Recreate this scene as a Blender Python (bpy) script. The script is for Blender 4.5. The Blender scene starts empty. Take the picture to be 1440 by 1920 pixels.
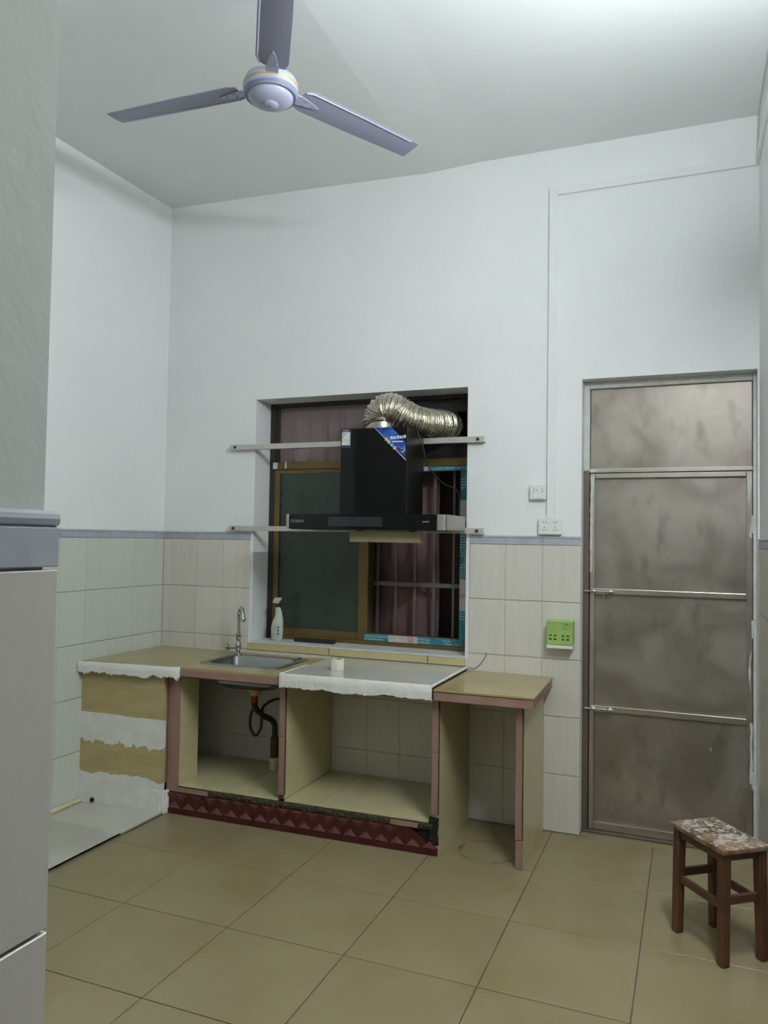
import bpy, bmesh, math, random
from mathutils import Vector, Matrix
random.seed(7)
sc = bpy.context.scene
col = sc.collection

# ------------------------------------------------------------------ camera
cd = bpy.data.cameras.new('camera'); cam = bpy.data.objects.new('camera', cd); col.objects.link(cam)
cd.sensor_fit = 'HORIZONTAL'; cd.sensor_width = 36.0; cd.lens = 36.0 * 1443.1 / 1440.0
cd.clip_start = 0.02
R_ = Vector((0.92812, 0.371945, 0.015794)); U_ = Vector((-0.001722, -0.038133, 0.999271)); F_ = Vector((-0.372276, 0.927471, 0.034752))
m = Matrix.Identity(4)
for i in range(3):
    m[i][0] = R_[i]; m[i][1] = U_[i]; m[i][2] = -F_[i]
m.translation = Vector((0.8287, -4.1394, 1.5198))
cam.matrix_world = m
sc.camera = cam
# ------------------------------------------------------------------ world (night outside), exposure
w = bpy.data.worlds.new('night'); sc.world = w; w.use_nodes = True
bg = w.node_tree.nodes['Background']; bg.inputs[0].default_value = (0.35, 0.4, 0.5, 1); bg.inputs[1].default_value = 0.02
vs = sc.view_settings
vs.view_transform = 'Standard'; vs.look = 'None'; vs.exposure = 0.0; vs.gamma = 1.0; vs.use_curve_mapping = False
TUBE_STRENGTH = 505.0          # the room's one fluorescent tube, built further down
TUBE_COLOUR = (0.93, 0.97, 1.02)

# ------------------------------------------------------------------ dimensions (metres)
XL, XR, YF, YB = -2.382, 1.130, -3.647, -6.0
WX0, WX1, WZ0, WZ1 = -1.704, -0.338, 0.873, 2.376        # window opening
DX0, DX1, DZ1 = 0.285, 1.122, 2.379                      # door opening
PX = 0.324                                               # passage wall face
TZ = 1.5                                                 # top of the wall tiles

# ------------------------------------------------------------------ materials
def lin(c): return tuple(((v / 255) / 12.92 if v / 255 <= 0.04045 else ((v / 255 + 0.055) / 1.055) ** 2.4) for v in c)
class NT:
    def __init__(s, name):
        s.m = bpy.data.materials.new(name); s.m.use_nodes = True; s.t = s.m.node_tree; s.n = s.t.nodes
        s.b = s.n['Principled BSDF']; s.out = s.n['Material Output']
        s.tc = s.n.new('ShaderNodeTexCoord'); s.geo = s.n.new('ShaderNodeNewGeometry')
    def link(s, a, b): s.t.links.new(a, b)
    def val(s, sock, v):
        if hasattr(v, 'is_linked'): s.link(v, sock)
        else:
            if isinstance(v, tuple) and len(v) == 3 and len(sock.default_value) == 4: v = (*v, 1)
            sock.default_value = v
    def noise(s, scale, detail=4, rough=0.55, src=None, stretch=(1, 1, 1), dist=0.0):
        mp = s.n.new('ShaderNodeMapping'); mp.inputs['Scale'].default_value = stretch
        s.link(src or s.tc.outputs['Object'], mp.inputs['Vector'])
        n = s.n.new('ShaderNodeTexNoise'); n.inputs['Scale'].default_value = scale; n.inputs['Detail'].default_value = detail
        n.inputs['Roughness'].default_value = rough; n.inputs['Distortion'].default_value = dist
        s.link(mp.outputs[0], n.inputs['Vector']); return n.outputs['Fac']
    def ramp(s, f, a, b, lo=0.0, hi=1.0):
        r = s.n.new('ShaderNodeMapRange'); r.inputs['From Min'].default_value = a; r.inputs['From Max'].default_value = b
        r.inputs['To Min'].default_value = lo; r.inputs['To Max'].default_value = hi
        s.link(f, r.inputs['Value']); return r.outputs[0]
    def mix(s, f, a, b):
        x = s.n.new('ShaderNodeMix'); x.data_type = 'RGBA'
        s.val(x.inputs['Factor'], f); s.val(x.inputs[6], a); s.val(x.inputs[7], b); return x.outputs[2]
    def math(s, op, a, b=0.0):
        x = s.n.new('ShaderNodeMath'); x.operation = op; s.val(x.inputs[0], a); s.val(x.inputs[1], b); return x.outputs[0]
    def bump(s, h, strength=0.3, dist=0.01):
        x = s.n.new('ShaderNodeBump'); x.inputs['Strength'].default_value = strength; x.inputs['Distance'].default_value = dist
        s.link(h, x.inputs['Height']); s.link(x.outputs[0], s.b.inputs['Normal'])
    def sep(s, v):
        x = s.n.new('ShaderNodeSeparateXYZ'); s.link(v, x.inputs[0]); return x.outputs
def simple(name, rgb, rough=0.6, metal=0.0, var=0.12, scale=6.0, bump=0.0, bscale=60, stretch=(1, 1, 1), rnd=0.0, spec=0.5, world=True, bd=0.005):
    t = NT(name); c = lin(rgb)
    src = t.geo.outputs['Position'] if world else None
    f = t.noise(scale, 5, src=src, stretch=stretch)
    d = tuple(v * (1 - var) for v in c); l = tuple(min(1, v * (1 + var)) for v in c)
    colr = t.mix(t.ramp(f, 0.3, 0.7), d, l)
    if rnd:
        oi = t.n.new('ShaderNodeObjectInfo'); hs = t.n.new('ShaderNodeHueSaturation'); t.link(colr, hs.inputs['Color'])
        t.link(t.ramp(oi.outputs['Random'], 0, 1, 1 - rnd, 1 + rnd), hs.inputs['Value']); colr = hs.outputs[0]
    t.link(colr, t.b.inputs['Base Color'])
    t.b.inputs['Roughness'].default_value = rough; t.b.inputs['Metallic'].default_value = metal
    t.b.inputs['Specular IOR Level'].default_value = spec
    if bump: t.bump(t.noise(bscale, 4, src=src, stretch=stretch), bump, bd)
    return t.m
M = {}
M['paint'] = simple('white_wall_paint', (232, 235, 234), 0.75, var=0.03, scale=1.6, bump=0.25, bscale=35)
M['grey_paint'] = simple('grey_wall_paint', (192, 196, 189), 0.8, var=0.04, scale=3, bump=0.25, bscale=30)  # darker grey than the paint on the other walls
M['ceiling'] = simple('white_ceiling_paint', (222, 227, 225), 0.8, var=0.03, scale=1.2, bump=0.15, bscale=30)
M['grout'] = simple('dark_grout', (112, 104, 92), 0.9, var=0.25, scale=9)
M['wall_tile'] = simple('cream_wall_tile', (212, 208, 198), 0.22, var=0.035, scale=7, stretch=(5, 5, 0.6), rnd=0.035)
M['pale_tile'] = simple('chalky_wall_tile', (200, 206, 195), 0.3, var=0.03, scale=7, stretch=(5, 5, 0.6), rnd=0.02)
M['grey_tile'] = simple('grey_wall_tile', (192, 189, 181), 0.3, var=0.03, scale=7, stretch=(5, 5, 0.6))  # darker, greyer version of the cream wall tile
M['border'] = simple('grey_blue_border_tile', (172, 176, 186), 0.25, var=0.10, scale=22, rnd=0.04)
M['kerb_tile'] = simple('pale_floor_tile', (196, 194, 180), 0.35, var=0.05, scale=4, rnd=0.03)
def floor_mat():
    t = NT('beige_floor_tile'); pos = t.geo.outputs['Position']
    base = t.mix(t.ramp(t.noise(2.2, 5, src=pos), 0.3, 0.7), lin((138, 127, 94)), lin((147, 137, 104)))
    speck = t.ramp(t.noise(160, 2, src=pos), 0.5, 0.75, 0, 0.25)
    base = t.mix(speck, base, lin((124, 114, 84)))
    stain = t.math('MULTIPLY', t.ramp(t.noise(2.6, 3, src=pos), 0.52, 0.66), 0.45)
    base = t.mix(stain, base, lin((134, 117, 76)))
    # rust ring left by a gas bottle, in the bay under the worktop
    s = t.sep(pos)
    dx = t.math('SUBTRACT', s[0], -0.10); dy = t.math('SUBTRACT', s[1], -0.40)
    rr = t.math('SQRT', t.math('ADD', t.math('MULTIPLY', dx, dx), t.math('MULTIPLY', dy, dy)))
    ring = t.math('SUBTRACT', 1.0, t.ramp(t.math('ABSOLUTE', t.math('SUBTRACT', rr, 0.135)), 0.004, 0.016))
    ring = t.math('MULTIPLY', ring, t.ramp(t.noise(14, 4, src=pos), 0.38, 0.65, 0, 0.8))
    base = t.mix(ring, base, lin((84, 56, 26)))
    oi = t.n.new('ShaderNodeObjectInfo'); hs = t.n.new('ShaderNodeHueSaturation'); t.link(base, hs.inputs['Color'])
    t.link(t.ramp(oi.outputs['Random'], 0, 1, 0.97, 1.03), hs.inputs['Value'])
    t.link(hs.outputs[0], t.b.inputs['Base Color'])
    t.link(t.ramp(t.noise(5, 4, src=pos), 0.3, 0.7, 0.28, 0.42), t.b.inputs['Roughness'])
    return t.m
M['floor'] = floor_mat()
M['cream'] = simple('cream_counter_tile', (192, 184, 142), 0.28, var=0.07, scale=9, stretch=(1, 1, 2.5), rnd=0.02)
M['cream_top'] = simple('yellow_cream_worktop_tile', (162, 148, 100), 0.2, var=0.08, scale=5)
M['sill_tile'] = simple('pale_yellow_sill_tile', (198, 186, 140), 0.3, var=0.05, scale=10)
M['pink'] = simple('dusty_pink_edge_tile', (148, 116, 104), 0.45, var=0.10, scale=14, bump=0.1)
M['white_coat'] = simple('thick_white_coat', (226, 226, 220), 0.55, var=0.04, scale=12, bump=0.5, bscale=28, bd=0.01)
M['white_top'] = simple('glossy_white_coat', (196, 196, 186), 0.16, var=0.06, scale=4)
M['mortar'] = simple('dark_crumbled_mortar', (74, 68, 52), 0.95, var=0.5, scale=45, bump=1.0, bscale=70, bd=0.02)
M['void_black'] = simple('void_black', (26, 26, 22), 0.95, var=0.4, scale=30, bump=1.0, bscale=60, bd=0.02)  # near-black colour stands in for the shade inside the broken void
M['red_tile'] = simple('dark_red_glazed_tile', (70, 22, 22), 0.25, var=0.12, scale=20)
M['mauve_tile'] = simple('mauve_relief_glaze', (98, 56, 56), 0.3, var=0.15, scale=30)
def band_mat():   # yellowed board with two brushed bands of white paint
    t = NT('board_with_white_paint_bands'); pos = t.geo.outputs['Position']; s = t.sep(pos)
    wood = t.mix(t.ramp(t.noise(5, 5, src=pos, stretch=(1, 1, 5)), 0.3, 0.7), lin((168, 152, 106)), lin((184, 169, 124)))
    edge = t.ramp(t.noise(9, 5, src=pos, stretch=(1, 1, 0.3)), 0.2, 0.8, -0.022, 0.022)
    edge2 = t.ramp(t.noise(26, 4, src=pos), 0.2, 0.8, -0.03, 0.03)
    z = t.math('ADD', s[2], t.math('MULTIPLY', t.math('SUBTRACT', s[0], -2.1), 0.03))
    z1 = t.math('ADD', z, edge); z2 = t.math('ADD', z, edge2)
    a = t.math('MULTIPLY', t.math('LESS_THAN', t.math('ADD', z, t.math('MULTIPLY', edge, 0.3)), 0.515), t.math('GREATER_THAN', z2, 0.352))
    b = t.math('LESS_THAN', z1, 0.185)
    f = t.math('MAXIMUM', a, b)
    white = t.mix(t.ramp(t.noise(12, 4, src=pos), 0.3, 0.7), lin((212, 214, 208)), lin((228, 229, 224)))
    t.link(t.mix(f, wood, white), t.b.inputs['Base Color']); t.b.inputs['Roughness'].default_value = 0.5
    t.bump(t.math('ADD', f, t.math('MULTIPLY', t.noise(50, 4, src=pos), 0.3)), 0.4, 0.003)
    return t.m
M['bands'] = band_mat()
M['steel'] = simple('brushed_stainless_steel', (176, 172, 164), 0.36, 1.0, var=0.08, scale=30, stretch=(0.3, 6, 6))
M['chrome'] = simple('chrome', (196, 196, 192), 0.16, 1.0, var=0.03)
M['sink_steel'] = simple('satin_sink_steel', (150, 152, 150), 0.3, 1.0, var=0.05, scale=20)
def door_mat():
    t = NT('smeared_stainless_sheet'); pos = t.geo.outputs['Position']
    n1 = t.noise(3.2, 6, src=pos, dist=0.8); n2 = t.noise(11, 5, src=pos, stretch=(1, 1, 0.4))
    c = t.mix(t.ramp(n1, 0.3, 0.72), lin((136, 128, 118)), lin((170, 163, 154)))
    c = t.mix(t.ramp(n2, 0.55, 0.72, 0, 0.5), c, lin((108, 99, 88)))
    spl = t.math('GREATER_THAN', t.noise(20, 3, src=pos, stretch=(2.2, 2.2, 0.55)), 0.745)
    c = t.mix(spl, c, lin((214, 213, 206)))
    t.link(c, t.b.inputs['Base Color']); t.link(t.math('SUBTRACT', 0.72, t.math('MULTIPLY', spl, 0.6)), t.b.inputs['Metallic'])
    t.link(t.ramp(n1, 0.3, 0.7, 0.34, 0.5), t.b.inputs['Roughness'])
    t.bump(t.noise(4, 3, src=pos), 0.12, 0.02)
    return t.m
M['door'] = door_mat()
M['door_rail'] = simple('door_rail_steel', (192, 186, 176), 0.3, 1.0, var=0.12, scale=8)
M['door_frame'] = simple('dull_door_frame', (128, 116, 108), 0.4, 0.8, var=0.15, scale=6, stretch=(1, 1, 0.3))
M['plaster'] = simple('rough_white_filler', (205, 207, 202), 0.85, var=0.08, scale=18, bump=0.8, bscale=40, bd=0.01)
M['bronze'] = simple('bronze_aluminium', (112, 92, 50), 0.42, 0.35, var=0.12, scale=9)
M['dark_frame'] = simple('dark_window_channel', (42, 36, 30), 0.6, var=0.2)
def glass_mat(name, rgb, opac, rough=0.15):
    t = NT(name); c = lin(rgb)
    n = t.noise(5, 4, src=t.geo.outputs['Position'])
    t.link(t.mix(t.ramp(n, 0.3, 0.7), tuple(v * 0.88 for v in c), tuple(v * 1.12 for v in c)), t.b.inputs['Base Color'])
    t.b.inputs['Roughness'].default_value = rough
    tr = t.n.new('ShaderNodeBsdfTransparent'); tr.inputs[0].default_value = (*[0.5 + 0.5 * v for v in c], 1)
    mx = t.n.new('ShaderNodeMixShader'); mx.inputs[0].default_value = opac
    t.link(tr.outputs[0], mx.inputs[1]); t.link(t.b.outputs[0], mx.inputs[2]); t.link(mx.outputs[0], t.out.inputs[0])
    return t.m
M['green_glass'] = glass_mat('dusty_green_glass', (62, 74, 66), 0.82, 0.22)
M['frost'] = glass_mat('frosted_pane', (190, 176, 174), 0.26, 0.4)
M['dark_glass'] = glass_mat('dark_dirty_pane', (58, 54, 56), 0.62, 0.25)
M['bars'] = simple('painted_security_bar', (104, 99, 92), 0.5, 0.3, var=0.15)
M['pale_sheet'] = simple('pale_pink_sheet', (230, 206, 204), 0.85, var=0.1, scale=9)
M['sheet'] = simple('mauve_sheet', (104, 78, 78), 0.85, var=0.16, scale=7)
M['outer_wall'] = simple('grimy_outer_wall', (104, 88, 80), 0.95, var=0.2, scale=4)
def tape_mat():
    t = NT('teal_printed_tape'); pos = t.geo.outputs['Position']; s = t.sep(pos)
    # fine illegible print: rows of white flecks
    rows = t.math('GREATER_THAN', t.math('SINE', t.math('MULTIPLY', s[2], 380.0)), -0.2)
    cols = t.math('GREATER_THAN', t.math('SINE', t.math('MULTIPLY', s[0], 520.0)), -0.5)
    fl = t.math('GREATER_THAN', t.noise(190, 1, src=pos), 0.42); pt = t.math('GREATER_THAN', t.noise(9, 1, src=pos), 0.44)
    f = t.math('MULTIPLY', t.math('MULTIPLY', t.math('MAXIMUM', t.math('MULTIPLY', rows, cols), 0.0), fl), pt)
    t.link(t.mix(t.math('MULTIPLY', f, 0.75), lin((40, 122, 136)), lin((200, 220, 220))), t.b.inputs['Base Color']); t.b.inputs['Roughness'].default_value = 0.3
    return t.m
M['tape'] = tape_mat()
M['tape_white'] = simple('white_printed_tape', (196, 188, 184), 0.4, var=0.14, scale=60)
M['tape_red'] = simple('faded_red_print', (196, 150, 146), 0.4, var=0.1, scale=60)
M['black_glass'] = simple('black_glass', (5, 6, 8), 0.05, var=0.1, spec=0.3)
M['hood_side'] = simple('dark_hood_steel', (58, 60, 54), 0.32, 0.85, var=0.12, scale=6)
M['display'] = simple('grey_display_window', (34, 38, 42), 0.12, var=0.05)
M['print_grey'] = simple('grey_print', (140, 142, 140), 0.5, var=0.02)
M['print_white'] = simple('white_print', (214, 218, 226), 0.5, var=0.02)
M['label_paper'] = simple('label_paper', (206, 212, 206), 0.5, var=0.05, scale=80)
M['label_blue'] = simple('label_blue', (28, 52, 88), 0.4, var=0.1)
def sticker_mat():
    t = NT('blue_sticker'); pos = t.geo.outputs['Position']
    f = t.ramp(t.noise(18, 3, src=pos), 0.35, 0.7)
    t.link(t.mix(f, lin((12, 28, 104)), lin((44, 104, 184))), t.b.inputs['Base Color']); t.b.inputs['Roughness'].default_value = 0.2
    return t.m
M['sticker'] = sticker_mat()
M['dot_orange'] = simple('orange_print', (226, 158, 120), 0.5, var=0.03)
M['dot_green'] = simple('pale_green_print', (160, 196, 140), 0.5, var=0.03)
M['dot_blue'] = simple('pale_blue_print', (120, 176, 220), 0.5, var=0.03)
M['foil'] = simple('crinkled_aluminium_foil', (196, 190, 172), 0.27, 1.0, var=0.08, scale=40, bump=0.55, bscale=46, bd=0.01)
M['rail_paint'] = simple('pale_rail_paint', (190, 188, 180), 0.5, 0.25, var=0.08, scale=9)
M['screw'] = simple('dark_screw', (70, 62, 54), 0.5, 0.8)
M['tray'] = simple('tan_tray', (150, 138, 108), 0.6, var=0.08, scale=8)
M['black_rubber'] = simple('black_rubber', (26, 26, 25), 0.5, var=0.15)
M['hose'] = simple('dark_hose', (46, 44, 38), 0.45, var=0.2)
M['rust'] = simple('rust_brown_wrap', (84, 52, 34), 0.7, var=0.3, scale=30)
M['pvc'] = simple('cream_pvc', (206, 196, 160), 0.45, var=0.06)
M['brass'] = simple('tan_drain_nut', (190, 160, 96), 0.45, var=0.08)
M['red_plastic'] = simple('red_plastic', (150, 26, 42), 0.4)
M['fan_paint'] = simple('lilac_white_enamel', (170, 174, 196), 0.38, var=0.02)
M['fan_blade'] = simple('lilac_grey_blade_enamel', (142, 143, 163), 0.42, var=0.04, scale=3)
M['fan_ring'] = simple('grey_fan_ring', (128, 136, 156), 0.4, var=0.03)
M['gold'] = simple('gold_trim', (200, 176, 110), 0.35, 0.5)
M['plastic_white'] = simple('white_switch_plastic', (228, 230, 224), 0.35, var=0.015)
M['trunk'] = simple('white_trunking', (230, 233, 231), 0.55, var=0.02)
M['slot_dark'] = simple('dark_slot', (60, 60, 56), 0.8)
M['lime'] = simple('lime_green_plastic', (156, 188, 104), 0.4, var=0.04)
M['lime_dark'] = simple('shadowed_slot_green', (58, 92, 20), 0.6)
M['lime_lid'] = simple('lime_lid', (138, 178, 92), 0.4, var=0.03)
M['bottle'] = simple('milky_bottle_plastic', (198, 206, 192), 0.4, var=0.03)
M['bottle_label'] = simple('pale_green_label', (184, 197, 184), 0.45, var=0.08, scale=40)
M['bottle_head'] = simple('cream_trigger_head', (206, 200, 178), 0.4, var=0.04)
M['dark_green'] = simple('dark_green_plastic', (20, 62, 46), 0.4)
M['ink_green'] = simple('green_ink', (32, 72, 54), 0.5)
M['sponge'] = simple('black_slab', (34, 32, 30), 0.8, var=0.2, bump=0.4)
M['tape_roll'] = simple('cream_paper_tape', (226, 222, 204), 0.7, var=0.03, scale=40)
M['cardboard'] = simple('brown_card_core', (132, 84, 66), 0.8)
def stool_mat(name, splat):
    t = NT(name); pos = t.tc.outputs['Object']
    c = t.mix(t.ramp(t.noise(6, 5, stretch=(1, 1, 1), dist=1.0), 0.3, 0.7), lin((68, 43, 29)), lin((98, 64, 43)) if not splat else lin((106, 74, 44)))
    if splat:
        edge = t.ramp(t.noise(5, 4), 0.5, 0.62); c = t.mix(edge, c, lin((140, 96, 44)))
        s2 = t.ramp(t.noise(9, 6), 0.40, 0.60, 0, 0.75); c = t.mix(s2, c, lin((132, 122, 106)))
        s1 = t.math('GREATER_THAN', t.noise(36, 3, dist=0.3), 0.56); s3 = t.math('GREATER_THAN', t.noise(70, 3, stretch=(1, 2.4, 1)), 0.58)
        up = t.ramp(t.sep(t.geo.outputs['Normal'])[2], 0.8, 0.95, 0.1, 0.85)
        c = t.mix(t.math('MULTIPLY', t.math('MAXIMUM', s1, s3), up), c, lin((190, 186, 176)))
    else:
        s1 = t.math('GREATER_THAN', t.noise(24, 3, dist=0.4), 0.73); c = t.mix(s1, c, lin((196, 178, 160)))
    t.link(c, t.b.inputs['Base Color']); t.b.inputs['Roughness'].default_value = 0.5
    t.bump(t.noise(40, 4), 0.15, 0.004); return t.m
M['stool_seat'] = stool_mat('paint_splashed_stool_wood', True)
M['stool_wood'] = stool_mat('dark_brown_stool_wood', False)
def emit_mat():
    t = NT('lit_fluorescent_tube'); t.b.inputs['Base Color'].default_value = (1, 1, 1, 1)
    t.b.inputs['Emission Color'].default_value = (*TUBE_COLOUR, 1); t.b.inputs['Emission Strength'].default_value = TUBE_STRENGTH; return t.m
M['tube'] = emit_mat()

# ------------------------------------------------------------------ builders
def tag(o, label=None, cat=None, group=None, kind=None):
    if label: o['label'] = label
    if cat: o['category'] = cat
    if group: o['group'] = group
    if kind: o['kind'] = kind
    return o
def wloc(o):
    v = Vector((0, 0, 0))
    while o: v += o.location; o = o.parent
    return v
def thing(name, loc, label, cat, group=None):
    o = bpy.data.objects.new(name, None); col.objects.link(o); o.location = loc; o.empty_display_size = 0.05
    return tag(o, label, cat, group)
class MB:
    def __init__(s): s.v = []; s.f = []
    def add(s, vs, fs):
        b = len(s.v); s.v += [Vector(x) for x in vs]; s.f += [tuple(i + b for i in f) for f in fs]; return s
    def box(s, x0, x1, y0, y1, z0, z1):
        return s.add([(x0, y0, z0), (x1, y0, z0), (x1, y1, z0), (x0, y1, z0), (x0, y0, z1), (x1, y0, z1), (x1, y1, z1), (x0, y1, z1)],
                     [(0, 3, 2, 1), (4, 5, 6, 7), (0, 1, 5, 4), (1, 2, 6, 5), (2, 3, 7, 6), (3, 0, 4, 7)])
    def prism(s, poly, z0, z1):           # footprint (x,y) counter-clockwise
        n = len(poly)
        return s.add([(x, y, z0) for x, y in poly] + [(x, y, z1) for x, y in poly],
                     [tuple(range(n - 1, -1, -1)), tuple(range(n, 2 * n))] + [(i, (i + 1) % n, n + (i + 1) % n, n + i) for i in range(n)])
    def prism_y(s, poly, y0, y1):         # outline (x,z), extruded along y (y0 nearer the camera)
        n = len(poly)
        return s.add([(x, y0, z) for x, z in poly] + [(x, y1, z) for x, z in poly],
                     [tuple(range(n)), tuple(range(2 * n - 1, n - 1, -1))] + [(i, n + i, n + (i + 1) % n, (i + 1) % n) for i in range(n)])
    def rings(s, rings, cap0=True, cap1=True):
        n = len(rings[0]); vs = [p for r in rings for p in r]; fs = []
        for k in range(len(rings) - 1):
            for i in range(n):
                j = (i + 1) % n; fs.append((k * n + i, k * n + j, (k + 1) * n + j, (k + 1) * n + i))
        if cap0: fs.append(tuple(range(n - 1, -1, -1)))
        if cap1: fs.append(tuple(range((len(rings) - 1) * n, len(rings) * n)))
        return s.add(vs, fs)
    def lathe(s, c, prof, n=32, axis='z'):
        def pt(r, h, a):
            u, v = r * math.cos(a), r * math.sin(a)
            if axis == 'z': return (c[0] + u, c[1] + v, c[2] + h)
            if axis == 'y': return (c[0] + u, c[1] + h, c[2] - v)
            return (c[0] + h, c[1] + u, c[2] + v)
        return s.rings([[pt(max(r, 1e-5), h, 2 * math.pi * i / n) for i in range(n)] for r, h in prof])
    def tube(s, path, r, n=12, rf=None):
        P = [Vector(p) for p in path]; up = Vector((0, 0, 1)); rs = []; N = None
        for i, p in enumerate(P):
            t = (P[min(i + 1, len(P) - 1)] - P[max(i - 1, 0)]).normalized()
            if N is None:
                N = t.cross(up)
                if N.length < 1e-3: N = t.cross(Vector((1, 0, 0)))
            N = (N - t * N.dot(t)).normalized(); B = t.cross(N)
            rr = rf(i / (len(P) - 1)) if rf else r
            rs.append([p + (N * math.cos(a) + B * math.sin(a)) * rr for a in (2 * math.pi * k / n for k in range(n))])
        return s.rings(rs)
    def rot(s, ang, c):
        ca, sa = math.cos(ang), math.sin(ang)
        for v in s.v:
            x, y = v.x - c[0], v.y - c[1]; v.x = c[0] + x * ca - y * sa; v.y = c[1] + x * sa + y * ca
        return s
    def build(s, name, mat, parent=None, smooth=False, bevel=0.0, kind=None, origin=None, fix=True):
        lo = Vector([min(v[i] for v in s.v) for i in range(3)]); hi = Vector([max(v[i] for v in s.v) for i in range(3)])
        c = (lo + hi) / 2
        if parent is None: c.z = lo.z
        if origin is not None: c = Vector(origin)
        me = bpy.data.meshes.new(name); me.from_pydata([v - c for v in s.v], [], s.f)
        if fix:
            b = bmesh.new(); b.from_mesh(me); bmesh.ops.recalc_face_normals(b, faces=b.faces); b.to_mesh(me); b.free()
        me.materials.append(M[mat])
        o = bpy.data.objects.new(name, me); col.objects.link(o)
        if parent is not None: o.parent = parent
        o.location = c - (wloc(parent) if parent else Vector((0, 0, 0)))
        if smooth:
            for p in me.polygons: p.use_smooth = True
            if smooth != 'all':
                me.set_sharp_from_angle(angle=math.radians(40))
        if bevel:
            bv = o.modifiers.new('bevel', 'BEVEL'); bv.width = bevel; bv.segments = 2; bv.limit_method = 'ANGLE'
        if kind: o['kind'] = kind
        return o
def struct(name, mb, mat, **k): return mb.build(name, mat, kind='structure', origin=(0, 0, 0), **k)
def catmull(pts, n):
    P = [Vector(p) for p in pts]; P = [P[0] * 2 - P[1]] + P + [P[-1] * 2 - P[-2]]; out = []
    for i in range(1, len(P) - 2):
        for k in range(n):
            t = k / n; a, b, c, d = P[i - 1:i + 3]
            out.append(0.5 * ((2 * b) + (c - a) * t + (2 * a - 5 * b + 4 * c - d) * t * t + (3 * b - a - 3 * c + d) * t ** 3))
    out.append(P[-2]); return out
def rrect(x0, x1, y0, y1, r, z, n=6):
    pts = []
    for cx, cy, a0 in ((x1 - r, y1 - r, 0), (x0 + r, y1 - r, 90), (x0 + r, y0 + r, 180), (x1 - r, y0 + r, 270)):
        for k in range(n + 1):
            a = math.radians(a0 + 90 * k / n); pts.append((cx + r * math.cos(a), cy + r * math.sin(a), z))
    return pts
def text_mesh(body, size, name, mat, parent, loc, rot, depth=0.0004):
    cu = bpy.data.curves.new(name, 'FONT'); cu.body = body; cu.size = size; cu.extrude = depth; cu.resolution_u = 2
    to = bpy.data.objects.new(name, cu); col.objects.link(to)
    dg = bpy.context.evaluated_depsgraph_get(); me = bpy.data.meshes.new_from_object(to.evaluated_get(dg))
    bpy.data.objects.remove(to); bpy.data.curves.remove(cu)
    me.materials.clear(); me.materials.append(M[mat]); me.name = name
    o = bpy.data.objects.new(name, me); col.objects.link(o); o.parent = parent
    o.location = Vector(loc) - wloc(parent); o.rotation_euler = rot; return o

# tiles: one shared mesh per size, face looks along local -y
_tc = {}
def tile_mesh(kind, wd, ht, mat, t=0.008, b=0.0009):
    key = (kind, round(wd, 3), round(ht, 3), mat, t)
    if key in _tc: return _tc[key]
    x, z = wd / 2, ht / 2; mb = MB()
    def ring(i, y): return [(-x + i, y, -z + i), (x - i, y, -z + i), (x - i, y, z - i), (-x + i, y, z - i)]
    if kind == 'flat':
        vs = ring(0, 0) + ring(0, -(t - b)) + ring(b, -t); fs = [(8, 9, 10, 11)]
        for k in (0, 4):
            for i in range(4): fs.append((k + i, k + (i + 1) % 4, k + 4 + (i + 1) % 4, k + 4 + i))
        mb.add(vs, fs)
    else:   # border: flat band, groove, rounded bead on top
        prof = [(0, -z), (-t + b, -z), (-t, -z + b), (-t, z - 0.015), (-t + 0.003, z - 0.013), (-t, z - 0.0115), (-t - 0.0012, z - 0.007), (-t - 0.0002, z - 0.003), (-t + 0.004, z), (0, z)]
        n = len(prof); mb.add([(-x, y, q) for y, q in prof] + [(x, y, q) for y, q in prof],
            [(i, n + i, n + i + 1, i + 1) for i in range(n - 1)] + [tuple(range(n)), tuple(range(2 * n - 1, n - 1, -1))])
    me = bpy.data.meshes.new(kind + '_tile'); me.from_pydata(mb.v, [], mb.f)
    bm = bmesh.new(); bm.from_mesh(me); bmesh.ops.recalc_face_normals(bm, faces=bm.faces); bm.to_mesh(me); bm.free()
    # normals must face out (local -y); an open shell can come out flipped
    if sum(p.normal.y * p.area for p in me.polygons) > 0: me.flip_normals()
    me.materials.append(M[mat]); _tc[key] = me; return me
def put_tile(name, me, parent, loc, rot):
    o = bpy.data.objects.new(name, me); col.objects.link(o); o.parent = parent
    o.location = Vector(loc) - wloc(parent); o.rotation_euler = rot; return o
def cells(u0, u1, seams, z0, z1, rows, hole=None):
    us = [u0] + [s for s in sorted(seams) if u0 + 0.01 < s < u1 - 0.01] + [u1]
    zs = [z0] + [s for s in sorted(rows) if z0 + 0.01 < s < z1 - 0.01] + [z1]
    for a, b in zip(us, us[1:]):
        for c, d in zip(zs, zs[1:]):
            rs = [(a, b, c, d)]
            if hole:
                h0, h1, g0, g1 = hole
                if a < h1 and b > h0 and c < g1 and d > g0:
                    rs = []
                    if c < g0: rs.append((a, b, c, g0))
                    cc = max(c, g0)
                    if a < h0: rs.append((a, h0, cc, d))
                    if b > h1: rs.append((h1, b, cc, d))
            for r in rs:
                if r[1] - r[0] > 0.012 and r[3] - r[2] > 0.012: yield r
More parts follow.
